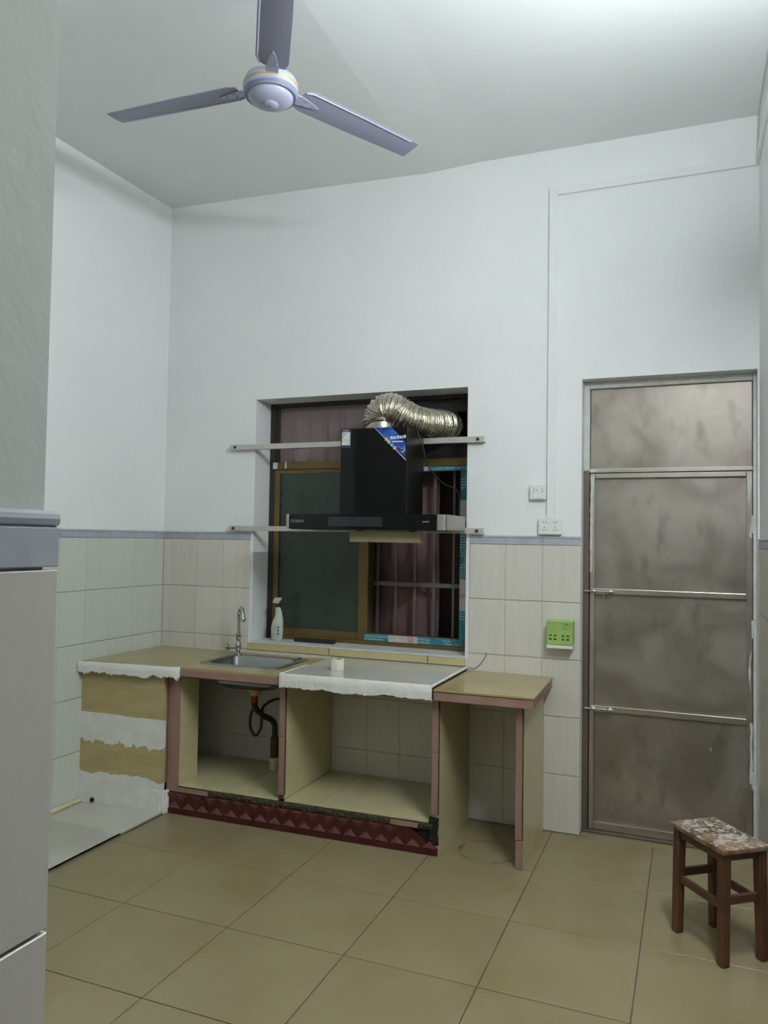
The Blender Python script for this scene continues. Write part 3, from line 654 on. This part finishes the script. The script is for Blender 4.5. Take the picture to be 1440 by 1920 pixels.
# crumbled mortar under the shelf edge
mb = MB(); N = 130; prev = []
rr = random.Random(3)
for i in range(N + 1):
    x = -1.783 + (1.45) * i / N; y = fy(x) + 0.012
    prev.append([(x, y, 0.151), (x, y - 0.016 - rr.random() * 0.006, 0.1505 - rr.random() * 0.004), (x, y - 0.018 - rr.random() * 0.009, 0.136 + rr.random() * 0.006), (x, y - 0.014 - rr.random() * 0.006, 0.118 + rr.random() * 0.008), (x, y, 0.112)])
mb.rings(prev).build('mortar_and_void', 'mortar', ct)
for a, b in ((-1.783, -1.585), (-0.545, -0.405)): slab(MB(), a, b, -0.014, fy(a) - 0.004, 0.122, 0.146).build('edge_tile', 'pink', ct, bevel=0.0015)
# dark red relief skirting tiles
SK = [(-1.842, -1.313), (-1.311, -0.803), (-0.801, -0.306)]
for q, (a, b) in enumerate(SK):
    ya, yb = fy(a), fy(b)
    if q < 2: outl = [(a, 0.002), (b, 0.002), (b, 0.118), (a, 0.118)]
    else: outl = [(a, 0.002), (b, 0.002), (b, 0.034), (b - 0.055, 0.056), (b - 0.13, 0.112), (b - 0.15, 0.118), (a, 0.118)]
    mb = MB().prism_y(outl, -0.006, 0.008)
    for v in mb.v: v.y += fy(v.x)
    sk = mb.build('skirting_tile', 'red_tile', ct, bevel=0.001)
    mb = MB().prism_y([(a, 0.002), (b, 0.002), (b, 0.030), (a, 0.030)], -0.011, -0.005)
    for v in mb.v: v.y += fy(v.x)
    mb.build('skirting_foot', 'red_tile', sk, bevel=0.002)
    n = 6; p = (b - a) / n; mu, md = MB(), MB()
    for k in range(n):
        x = a + p * (k + 0.5)
        def pyr(m_, pts, tipx, tipz):
            vs = [(px, fy(px) - 0.006, pz) for px, pz in pts] + [(tipx, fy(tipx) - 0.017, tipz)]
            m_.add(vs, [(0, 1, 3), (1, 2, 3), (2, 0, 3)])
        pyr(mu, [(x - p * 0.46, 0.031), (x + p * 0.46, 0.031), (x, 0.068)], x, 0.036)
        if not (q == 2 and k >= 4): pyr(md, [(x - p * 0.96, 0.113), (x + p * -0.04, 0.113), (x - p * 0.5, 0.076)], x - p * 0.5, 0.108)
    if q == 0:
        md.v = [Vector((max(v.x, a), v.y, v.z)) for v in md.v]
    mu.build('relief', 'mauve_tile', sk, fix=False); md.build('relief', 'mauve_tile', sk, fix=False)

# worktops
def hole_top(mb, z0, z1):
    # L shaped top with the sink cut-out
    hx0, hx1, hy0, hy1 = -1.725, -1.275, -0.462, -0.112
    fr = lambda x: fy(x) - 0.046
    mb.prism([(XL + 0.009, -0.735), (-1.80, -0.665), (-1.752, fr(-1.752)), (hx0, fr(hx0)), (hx0, -0.009), (XL + 0.009, -0.009)], z0, z1)
    mb.prism([(hx0, fr(hx0)), (hx1, fr(hx1)), (hx1, hy0), (hx0, hy0)], z0, z1)
    mb.prism([(hx0, hy1), (hx1, hy1), (hx1, -0.009), (hx0, -0.009)], z0, z1)
    mb.prism([(hx1, fr(hx1)), (-1.142, fr(-1.142)), (-1.142, -0.009), (hx1, -0.009)], z0, z1)
    return mb
t1 = thing('worktop', (-1.75, -0.35, 0.752), 'yellow cream tiled worktop cut out for the steel sink', 'worktop')
hole_top(MB(), 0.7525, 0.793).build('slab', 'mortar', t1)
hole_top(MB(), 0.793, 0.805).build('top_tile', 'cream_top', t1)
mb = MB().prism([(-1.75, fy(-1.75) - 0.054), (-1.142, fy(-1.142) - 0.054), (-1.142, fy(-1.142) - 0.046), (-1.75, fy(-1.75) - 0.046)], 0.757, 0.796); mb.build('edge_tile', 'pink', t1, bevel=0.0015)
def ragged(path, ztop, zlo, amp, thick, seed, n=70):
    r = random.Random(seed); P = catmull([(x, y, 0) for x, y in path], n // (len(path) - 1)); rings = []
    ph = 0.0
    for i, p in enumerate(P):
        t_ = (P[min(i + 1, len(P) - 1)] - P[max(i - 1, 0)]).normalized(); nn = Vector((t_.y, -t_.x, 0))
        ph = 0.75 * ph + 0.25 * (r.random() - 0.35) + (0.35 * (r.random() - 0.2) if r.random() < 0.12 else 0)
        zb = zlo - amp * ph * 2.0; b = 0.002 * r.random()
        rings.append([(*(p - nn * 0.004).to_2d(), ztop), (*(p + nn * (thick * 0.6)).to_2d(), ztop + 0.001), (*(p + nn * (thick + b)).to_2d(), ztop - 0.008), (*(p + nn * (thick + b)).to_2d(), (ztop + zb) / 2), (*(p + nn * (thick * 0.8 + b)).to_2d(), zb + 0.004), (*(p + nn * 0.002).to_2d(), zb), (*(p - nn * 0.004).to_2d(), zb + 0.002)])
    return MB().rings(rings)
ragged([(XL + 0.012, -0.735), (-2.2, -0.713), (-1.95, -0.681), (-1.80, -0.665), (-1.752, fy(-1.752) - 0.05)], 0.806, 0.752, 0.022, 0.010, 5, 120).build('white_edge', 'white_coat', t1, smooth=True)
t2 = thing('worktop', (-0.74, -0.3, 0.752), 'raised middle worktop coated in thick glossy white paint', 'worktop')
MB().prism([(-1.127, fy(-1.127) - 0.07), (-0.326, fy(-0.326) - 0.06), (-0.326, -0.009), (-1.127, -0.009)], 0.7525, 0.815).build('slab', 'mortar', t2)
MB().prism([(-1.127, fy(-1.127) - 0.07), (-0.326, fy(-0.326) - 0.06), (-0.326, -0.0145), (-1.127, -0.0145)], 0.815, 0.822).build('white_top', 'white_top', t2, bevel=0.003)
ragged([(-1.130, -0.35), (-1.129, fy(-1.127) - 0.045), (-1.112, fy(-1.1) - 0.069), (-0.9, fy(-0.9) - 0.068), (-0.6, fy(-0.6) - 0.064), (-0.326, fy(-0.326) - 0.06)], 0.823, 0.757, 0.014, 0.010, 11, 150).build('white_edge', 'white_coat', t2, smooth=True)
MB().tube([(-0.325, fy(-0.3) - 0.06, 0.819), (-0.325, -0.3, 0.819), (-0.325, -0.015, 0.818)], 0.007, 10).build('white_seam', 'white_coat', t2, smooth=True)
t3 = thing('worktop', (-0.08, -0.3, 0.752), 'small yellow cream worktop over the narrow end bay', 'worktop')
fr3 = lambda x: fy(x) - 0.062
MB().prism([(-0.318, fr3(-0.318)), (0.155, fr3(0.155)), (0.140, -0.009), (-0.318, -0.009)], 0.7525, 0.793).build('slab', 'pink', t3, bevel=0.001)
MB().prism([(-0.317, fr3(-0.318) - 0.004), (0.160, fr3(0.155) - 0.004), (0.144, -0.009), (-0.317, -0.009)], 0.796, 0.806).build('top_tile', 'cream_top', t3, bevel=0.001)
MB().prism([(-0.317, fr3(-0.318) + 0.002), (0.153, fr3(0.155) + 0.002), (0.138, -0.009), (-0.317, -0.009)], 0.793, 0.796).build('mortar_bed', 'mortar', t3)
MB().tube(catmull([(-0.318, -0.035, 0.812), (-0.300, -0.020, 0.822), (-0.285, -0.012, 0.80 + 0.015), (-0.25, -0.011, 0.84), (-0.22, -0.0105, 0.885), (-0.213, -0.0105, 0.91)], 8), 0.0015, 6).build('wall_line', 'screw', t3, smooth=True)  # thin tube modelled in place of a fine dark line on the wall

# ------------------------------------------------------------------ sink, waste pipe, tap
sk = thing('sink', (-1.5, -0.287, 0.655), 'stainless steel kitchen sink bowl let into the yellow worktop', 'sink')
mb = MB(); rg = []
for x0, x1, y0, y1, r, z in ((-1.752, -1.248, -0.488, -0.085, 0.03, 0.8055), (-1.750, -1.250, -0.486, -0.087, 0.03, 0.809), (-1.722, -1.278, -0.458, -0.150, 0.06, 0.809), (-1.716, -1.284, -0.452, -0.156, 0.06, 0.803), (-1.700, -1.300, -0.440, -0.168, 0.07, 0.70), (-1.66, -1.34, -0.41, -0.20, 0.08, 0.672), (-1.56, -1.44, -0.35, -0.25, 0.04, 0.664)):
    rg.append(rrect(x0, x1, y0, y1, r, z))
outer = [[(x, y, z - 0.004) for x, y, z in r] for r in rg[2:]]
mb.rings(rg, False, True).rings([[(x, y, z) for x, y, z in rg[0]]] + [[(-1.5 + (x + 1.5) * 1.012, -0.3 + (y + 0.3) * 1.012, z) for x, y, z in r] for r in outer], False, True)
mb.build('bowl', 'sink_steel', sk, smooth=True, fix=False)
MB().lathe((-1.5, -0.30, 0.664), [(0.04, 0.0), (0.04, 0.003), (0.03, 0.004), (0.028, 0.001), (0, 0.001)], 24).build('drain_ring', 'chrome', sk, smooth=True)
MB().lathe((-1.31, -0.105, 0.809), [(0.012, 0.0), (0.012, 0.003), (0.006, 0.005), (0, 0.005)], 18).build('tap_hole_plug', 'black_rubber', sk, smooth=True)
wp_ = thing('waste_pipe', (-1.49, -0.30, 0.161), 'drain hose looping from under the sink to a white floor pipe', 'pipe')
MB().lathe((-1.49, -0.30, 0.61), [(0.012, 0), (0.022, 0.004), (0.024, 0.014), (0.040, 0.030), (0.042, 0.044), (0.038, 0.0485)], 24).build('drain_nut', 'brass', wp_, smooth=True)
MB().lathe((-1.49, -0.30, 0.576), [(0.018, 0), (0.021, 0.004), (0.021, 0.024), (0.018, 0.0335)], 20).build('red_collar', 'red_plastic', wp_, smooth=True)
pth = catmull([(-1.49, -0.30, 0.576), (-1.487, -0.29, 0.54), (-1.465, -0.25, 0.495), (-1.455, -0.18, 0.46), (-1.445, -0.15, 0.43), (-1.445, -0.14, 0.38), (-1.445, -0.14, 0.31)], 14)
L = len(pth)
MB().tube(pth, 0.017, 14, rf=lambda s: 0.0165 + 0.0015 * math.sin(s * 190)).build('flexible_hose', 'hose', wp_, smooth=True)
MB().tube([(-1.445, -0.14, 0.345), (-1.445, -0.14, 0.215)], 0.024, 16).build('wrapped_joint', 'rust', wp_, smooth=True)
MB().lathe((-1.445, -0.14, 0.1615), [(0.027, 0), (0.027, 0.05), (0.031, 0.052), (0.031, 0.068), (0.024, 0.07)], 20).build('pipe_socket', 'pvc', wp_, smooth=True)
MB().tube(catmull([(-1.495, -0.27, 0.55), (-1.54, -0.25, 0.50), (-1.545, -0.25, 0.42), (-1.51, -0.25, 0.375), (-1.475, -0.25, 0.42), (-1.475, -0.24, 0.50), (-1.47, -0.22, 0.545), (-1.42, -0.16, 0.575), (-1.35, -0.12, 0.55), (-1.32, -0.11, 0.48), (-1.315, -0.10, 0.40)], 10), 0.008, 10).build('overflow_hose', 'hose', wp_, smooth=True)

fc = thing('tap', (-1.722, -0.115, 0.809), 'chrome gooseneck tap with a side valve at the back of the sink', 'tap')
fx, fyy = -1.722, -0.118
MB().lathe((fx, fyy, 0.8095), [(0.024, 0), (0.024, 0.005), (0.013, 0.010), (0.012, 0.025), (0.017, 0.032), (0.020, 0.045), (0.018, 0.062), (0.012, 0.075), (0.012, 0.095), (0.016, 0.10), (0.016, 0.122), (0.011, 0.126)], 24).build('tap_body', 'chrome', fc, smooth=True)
MB().tube(catmull([(fx, fyy, 0.93), (fx, fyy, 1.00), (fx + 0.001, fyy - 0.002, 1.045), (fx + 0.018, fyy - 0.018, 1.082), (fx + 0.044, fyy - 0.044, 1.093), (fx + 0.068, fyy - 0.068, 1.078), (fx + 0.082, fyy - 0.082, 1.040)], 10), 0.0098, 14).build('tap_spout', 'chrome', fc, smooth=True)
MB().lathe((fx + 0.083, fyy - 0.083, 1.014), [(0.008, 0), (0.0135, 0.004), (0.0135, 0.024), (0.010, 0.030)], 18).build('spout_tip', 'chrome', fc, smooth=True)
MB().tube([(fx - 0.008, fyy - 0.004, 0.852), (fx - 0.050, fyy - 0.022, 0.852)], 0.012, 14).build('valve', 'chrome', fc, smooth=True)
ha = MB().lathe((fx - 0.056, fyy - 0.024, 0.852), [(0.010, -0.012), (0.017, -0.008), (0.017, 0.006), (0.012, 0.010)], 16, 'x').build('valve_handle', 'chrome', fc, smooth=True)
MB().tube([(fx - 0.058, fyy - 0.024, 0.830), (fx - 0.058, fyy - 0.024, 0.874)], 0.005, 8).build('handle_bar', 'chrome', ha, smooth=True)

# ------------------------------------------------------------------ range hood with its rails, duct and cord
rh = thing('range_hood', (-0.80, -0.2, 1.567), 'black glass range hood with steel ends hung in front of the window', 'range hood')
HX0, HX1, HYF, HZ0, HZ1 = -1.268, -0.335, -0.385, 1.568, 1.648
CX0, CX1, CYF, CZ1 = -0.972, -0.584, -0.300, 2.120
MB().box(HX0 + 0.03, HX1 - 0.03, HYF + 0.004, -0.036, HZ0 + 0.004, HZ1).build('visor', 'hood_side', rh, bevel=0.002)
MB().box(HX0 + 0.028, HX1 - 0.060, HYF - 0.004, HYF + 0.004, HZ0 + 0.002, HZ1 + 0.001).build('visor_glass', 'black_glass', rh, bevel=0.001)
def endcap(x0, x1, xi): 
    return MB().prism([(x0, HYF + 0.012), (x0 + 0.006, HYF + 0.002), (x0 + 0.012, HYF - 0.004), (x1 - 0.016, HYF - 0.004), (x1 - 0.006, HYF + 0.002), (x1, HYF + 0.014), (x1, -0.036), (x0, -0.036)], HZ0, HZ1)
endcap(HX0, HX0 + 0.03, 0).build('steel_end', 'steel', rh, smooth=True)
endcap(HX1 - 0.060, HX1, 0).build('steel_end', 'steel', rh, smooth=True)
MB().box(HX0 + 0.03, HX1 - 0.06, HYF + 0.01, -0.04, HZ0 - 0.002, HZ0 + 0.004).build('filter_plate', 'hood_side', rh)
MB().box(-1.00, -0.685, HYF - 0.0052, HYF - 0.0035, 1.583, 1.634).build('display_window', 'display', rh)
text_mesh('OUBIAN', 0.022, 'brand_lettering', 'print_grey', rh, (-1.232, HYF - 0.0046, 1.603), (math.pi / 2, 0, 0))
for k in range(5): MB().box(-0.462 + 0.0075 * k, -0.457 + 0.0075 * k, HYF - 0.0048, HYF - 0.0038, 1.607, 1.614).build('model_mark', 'print_grey', rh)
ch = MB().box(CX0 + 0.002, CX1, CYF, -0.036, HZ1, CZ1).build('chimney', 'hood_side', rh, bevel=0.002)
MB().box(CX0, CX1 - 0.001, CYF - 0.007, CYF, HZ1 + 0.0015, CZ1).build('chimney_glass', 'black_glass', ch, bevel=0.001)
# energy label
lb = MB().box(CX0 + 0.004, CX0 + 0.060, CYF - 0.0082, CYF - 0.0072, CZ1 - 0.105, CZ1 - 0.004).build('energy_label', 'label_blue', ch)
MB().box(CX0 + 0.007, CX0 + 0.056, CYF - 0.0088, CYF - 0.0083, CZ1 - 0.090, CZ1 - 0.018).build('label_panel', 'label_paper', lb)
for x0, x1, z0, z1, mt in ((0.010, 0.016, 0.022, 0.034, 'print_grey'), (0.020, 0.030, 0.026, 0.034, 'print_grey'), (0.010, 0.016, 0.040, 0.046, 'slot_dark'), (0.010, 0.050, 0.058, 0.060, 'print_grey'), (0.010, 0.050, 0.066, 0.068, 'print_grey'), (0.012, 0.046, 0.006, 0.013, 'print_grey')):
    MB().box(CX0 + x0, CX0 + x1, CYF - 0.0093, CYF - 0.0083, CZ1 - z1, CZ1 - z0).build('label_print', mt, lb)
# blue corner sticker
S = lambda u, v: (CX0 + (u - 640) / 124.0 * 0.388, CZ1 - (v - 803) / 161.0 * 0.472)
st = MB().prism_y([S(704, 803.5), S(735, 803), S(762, 830), S(762.5, 864)], CYF - 0.0085, CYF - 0.0072).build('corner_sticker', 'sticker', ch)
def spr(name, mat, pts, d=0.0088): MB().prism_y([S(*q) for q in pts], CYF - d - 0.0004, CYF - 0.0084).build(name, mat, st)
spr('sticker_edge', 'print_white', [(704, 803.5), (705, 803.5), (763, 864), (762.4, 865)])
for u, v, r, mt in ((726.5, 825, 3.4, 'dot_orange'), (731, 830, 3.2, 'dot_green'), (736.5, 836, 2.8, 'dot_blue'), (742, 841.5, 3.3, 'dot_orange')):
    c_ = S(u, v); rad = r * 0.00302
    MB().lathe((c_[0], CYF - 0.0094, c_[1]), [(0, -0.0008), (rad, -0.0006), (rad, 0.0008)], 16, 'y').build('sticker_dot', mt, st)
for k in range(5):
    u = 733 + 6 * k; h = 820.5 - 0.35 * k
    spr('sticker_lettering', 'print_white', [(u, h + 5), (u + 4.6, h + 5), (u + 5, h), (u + 3.4, h), (u + 3.2, h + 3.4), (u + 2.2, h + 3.4), (u + 2.2, h), (u + 0.4, h)] if k % 2 else [(u, h + 5.4), (u + 1.6, h + 5.4), (u + 1.8, h + 2.6), (u + 3.4, h + 2.6), (u + 3.2, h + 5.4), (u + 4.8, h + 5.4), (u + 5.2, h - 0.4), (u + 0.6, h - 0.4)])
spr('sticker_lettering', 'print_white', [(737, 831), (757, 831), (757, 829), (737, 829)])
spr('sticker_motif', 'print_grey', [(749, 845), (756, 849), (759, 843), (757, 838), (761, 842), (761, 848), (757, 852.5)])
spr('sticker_motif', 'print_grey', [(748, 839), (756, 845), (757, 843)])
MB().box(-0.905, -0.497, -0.32, -0.27, 1.500, 1.560).rot(0.0, (0, 0)).build('grease_tray', 'tray', rh, bevel=0.003)
for x in (-0.86, -0.55): MB().box(x - 0.012, x + 0.012, -0.30, -0.28, 1.555, 1.570).build('tray_clip', 'hood_side', rh)
dcx, dcy = -0.792, -0.168
MB().lathe((dcx, dcy, CZ1 - 0.002), [(0.100, 0), (0.100, 0.012), (0.092, 0.016), (0.092, 0.045), (0.09, 0.045)], 36).build('duct_collar', 'steel', rh, smooth=True)
# mounting rails
def rail(z0, z1, label):
    t = thing('mounting_rail', (-1.05, -0.008, z0), label, 'rail', )
    MB().box(-1.868, -0.232, -0.034, -0.031, z0, z1).box(-1.868, -0.232, -0.031, -0.0085 if z0 < 1.56 else -0.0005, z0, z0 + 0.003).build('rail_bar', 'rail_paint', t, bevel=0.0008)
    for x in (-1.83, -0.27):
        s_ = MB().lathe((x, -0.035, (z0 + z1) / 2), [(0.009, 0.0), (0.009, -0.003), (0.005, -0.008), (0, -0.008)], 12, 'y').build('rail_screw', 'screw', t)
        MB().lathe((x, -0.034, (z0 + z1) / 2), [(0.005, 0.0), (0.005, 0.033)], 8, 'y').build('rail_bolt', 'screw', t)
rail(2.060, 2.092, 'pale steel rail screwed across the window behind the top of the hood')
rail(1.556, 1.586, 'pale steel rail screwed across the window at the hood visor')
# foil duct
ctrl = [(dcx, dcy, 2.165), (-0.795, dcy, 2.185), (-0.770, dcy, 2.225), (-0.715, -0.165, 2.232), (-0.660, -0.145, 2.205), (-0.610, -0.10, 2.185), (-0.560, -0.04, 2.178), (-0.515, 0.04, 2.182), (-0.497, 0.12, 2.186), (-0.497, 0.23, 2.186)]
pth = catmull(ctrl, 40); n = len(pth) - 1
def drad(s):
    base = 0.097 if s < 0.3 else (0.097 - (s - 0.3) / 0.25 * 0.020 if s < 0.55 else 0.077)
    return base + 0.0042 * math.sin(2 * math.pi * s * 40) + 0.0016 * math.sin(s * 333)
mb = MB().tube(pth, 0.09, 30, rf=drad)
r9 = random.Random(9)
for v in mb.v: v.x += (r9.random() - 0.5) * 0.0035; v.y += (r9.random() - 0.5) * 0.0035; v.z += (r9.random() - 0.5) * 0.0035
tag(mb.build('foil_duct', 'foil', smooth='all'), 'crinkled silver foil duct bending from the hood out through the window', 'duct')
tag(MB().tube(catmull([(-0.590, -0.165, 2.1245), (-0.5785, -0.165, 2.122), (-0.570, -0.165, 2.09), (-0.548, -0.15, 2.03), (-0.535, -0.13, 1.95), (-0.50, -0.09, 1.88), (-0.455, -0.05, 1.83), (-0.40, 0.0, 1.80), (-0.385, 0.02, 1.74), (-0.385, 0.02, 1.66)], 10), 0.0035, 8).build('power_cord', 'black_rubber', smooth=True), 'thin black power cord drooping from the side of the hood', 'cord')

# ------------------------------------------------------------------ small things
sb = thing('spray_bottle', (-1.566, 0.075, WZ0 + 0.004), 'milky trigger spray bottle standing on the window sill', 'bottle')
bzc = WZ0 + 0.0045; bxc, byc = -1.566, 0.075
prof = [(0.030, 0.0, 0.0), (0.036, 0.006, 0.0), (0.039, 0.04, 0.0), (0.0405, 0.075, 0.0), (0.038, 0.105, 0.002), (0.031, 0.135, 0.008), (0.0245, 0.155, 0.010), (0.022, 0.175, 0.009), (0.0195, 0.195, 0.005), (0.016, 0.208, 0.0)]
MB().rings([[(bxc + ox + r * math.cos(a), byc + 0.68 * r * math.sin(a), bzc + h) for a in (2 * math.pi * k / 28 for k in range(28))] for r, h, ox in prof]).build('bottle_body', 'bottle', sb, smooth=True)
def arc(r, h, ox, a0, a1, out=0.0008, n=10): return [(bxc + ox + (r + out) * math.cos(a), byc + 0.68 * (r + out) * math.sin(a), bzc + h) for a in (math.radians(a0 + (a1 - a0) * k / n) for k in range(n + 1))]
def patch(name, mat, segs, out=0.0008):
    rows = [arc(r, h, ox, a0, a1, out) for r, h, ox, a0, a1 in segs]; n_ = len(rows[0])
    MB().add([q for r in rows for q in r], [(k * n_ + i, k * n_ + i + 1, (k + 1) * n_ + i + 1, (k + 1) * n_ + i) for k in range(len(rows) - 1) for i in range(n_ - 1)]).build(name, mat, sb, smooth='all')
patch('bottle_label', 'bottle_label', [(0.0382, 0.025, 0, -115, -40), (0.039, 0.04, 0, -118, -35), (0.0405, 0.075, 0, -115, -35), (0.038, 0.105, 0.002, -100, -40)])
for k, h in enumerate((0.085, 0.066, 0.047)): patch('label_print', 'ink_green', [(0.0402, h - 0.006, 0, -66, -52), (0.0404, h, 0, -68, -54), (0.0402, h + 0.006, 0, -64, -52)], 0.0018)
MB().lathe((bxc, byc, bzc + 0.2085), [(0.0165, 0), (0.0175, 0.002), (0.0175, 0.020), (0.015, 0.022)], 24).build('bottle_collar', 'dark_green', sb, smooth=True)
hd = MB().prism_y([(bxc - 0.032, bzc + 0.236), (bxc - 0.012, bzc + 0.231), (bxc + 0.012, bzc + 0.231), (bxc + 0.018, bzc + 0.246), (bxc + 0.030, bzc + 0.252), (bxc + 0.032, bzc + 0.266), (bxc - 0.012, bzc + 0.267), (bxc - 0.022, bzc + 0.258)], byc - 0.012, byc + 0.012).build('trigger_head', 'bottle_head', sb, bevel=0.003)
MB().lathe((bxc + 0.0325, byc, bzc + 0.259), [(0.006, 0), (0.006, 0.006), (0.003, 0.007)], 12, 'x').build('nozzle', 'dark_green', hd)
MB().tube([(bxc + 0.018, byc, bzc + 0.243), (bxc + 0.024, byc, bzc + 0.230), (bxc + 0.034, byc, bzc + 0.212)], 0.004, 8).build('trigger', 'dark_green', hd, smooth=True)
sp = MB().box(-1.452, -1.185, 0.085, 0.125, WZ0 + 0.0045, WZ0 + 0.027)
tag(sp.build('sharpening_slab', 'sponge', bevel=0.003), 'long flat black slab lying on the window sill', 'slab')
tp = thing('tape_roll', (-0.905, -0.43, 0.822), 'small cream roll of paper tape standing on the white worktop', 'tape')
MB().lathe((-0.905, -0.43, 0.8225), [(0.019, 0.0), (0.029, 0.0), (0.0295, 0.002), (0.0295, 0.058), (0.029, 0.060), (0.019, 0.060), (0.019, 0.0)], 32).build('tape_wound', 'tape_roll', tp, smooth=True)
MB().lathe((-0.905, -0.43, 0.8225), [(0.016, 0.001), (0.019, 0.001), (0.019, 0.059), (0.016, 0.059), (0.016, 0.001)], 28).build('tape_core', 'cardboard', tp, smooth=True)
MB().prism([(-0.938, -0.452), (-0.934, -0.455), (-0.905, -0.4595), (-0.905, -0.4588)], 0.8225, 0.880).build('tape_end', 'tape_roll', tp)
# conduit on the floor by the left wall, with the stub behind the board
pc = thing('floor_conduit', (XL + 0.03, -1.2, 0.016), 'thin cream plastic conduit lying along the foot of the tiled wall', 'conduit')
MB().tube([(XL + 0.022, -2.4, 0.028), (XL + 0.022, -0.705, 0.028)], 0.0115, 12).build('conduit_pipe', 'pvc', pc, smooth=True)
MB().tube([(XL + 0.022, -0.93, 0.028), (XL + 0.022, -0.86, 0.028)], 0.0135, 12).build('conduit_coupler', 'pvc', pc, smooth=True)
hl = MB().lathe((-2.285, -0.6935, 0.036), [(0.010, 0.004), (0.013, 0.0), (0.013, -0.006), (0.009, -0.008)], 16, 'y')
tag(hl.build('pipe_stub', 'black_rubber', smooth=True), 'short dark pipe stub poking out at the foot of the painted board', 'pipe')

# ------------------------------------------------------------------ stool
SC = (0.922, -0.897); SA = math.radians(-52)
so = thing('wooden_stool', (SC[0], SC[1], 0), 'dark brown wooden stool with a paint splashed seat by the metal door', 'stool')
def sp_(name, mat, mb, bevel=0.004): return mb.rot(SA, SC).build(name, mat, so, bevel=bevel)
a, b = 0.152, 0.104
x, y = SC
sp_('seat', 'stool_seat', MB().box(x - a, x + a, y - b, y + b, 0.400, 0.420), 0.005)
for sx in (-1, 1):
    for sy in (-1, 1):
        tx, ty, bx_, by_ = x + sx * (a - 0.028), y + sy * (b - 0.026), x + sx * (a - 0.024), y + sy * (b - 0.018)
        sp_('leg', 'stool_wood', MB().rings([[(bx_ - 0.0165, by_ - 0.0165, 0), (bx_ + 0.0165, by_ - 0.0165, 0), (bx_ + 0.0165, by_ + 0.0165, 0), (bx_ - 0.0165, by_ + 0.0165, 0)], [(tx - 0.018, ty - 0.018, 0.3995), (tx + 0.018, ty - 0.018, 0.3995), (tx + 0.018, ty + 0.018, 0.3995), (tx - 0.018, ty + 0.018, 0.3995)]]))
for sy in (-1, 1):
    yy = y + sy * (b - 0.024)
    sp_('apron', 'stool_wood', MB().box(x - a + 0.045, x + a - 0.045, yy - 0.009, yy + 0.009, 0.368, 0.3995), 0.002)
    sp_('stretcher', 'stool_wood', MB().box(x - a + 0.042, x + a - 0.042, yy - 0.009, yy + 0.009, 0.195, 0.222), 0.002)
for sx in (-1, 1):
    xx = x + sx * (a - 0.028)
    sp_('apron', 'stool_wood', MB().box(xx - 0.009, xx + 0.009, y - b + 0.045, y + b - 0.045, 0.372, 0.3995), 0.002)
    sp_('stretcher', 'stool_wood', MB().box(xx - 0.009, xx + 0.009, y - b + 0.040, y + b - 0.040, 0.215, 0.245), 0.002)
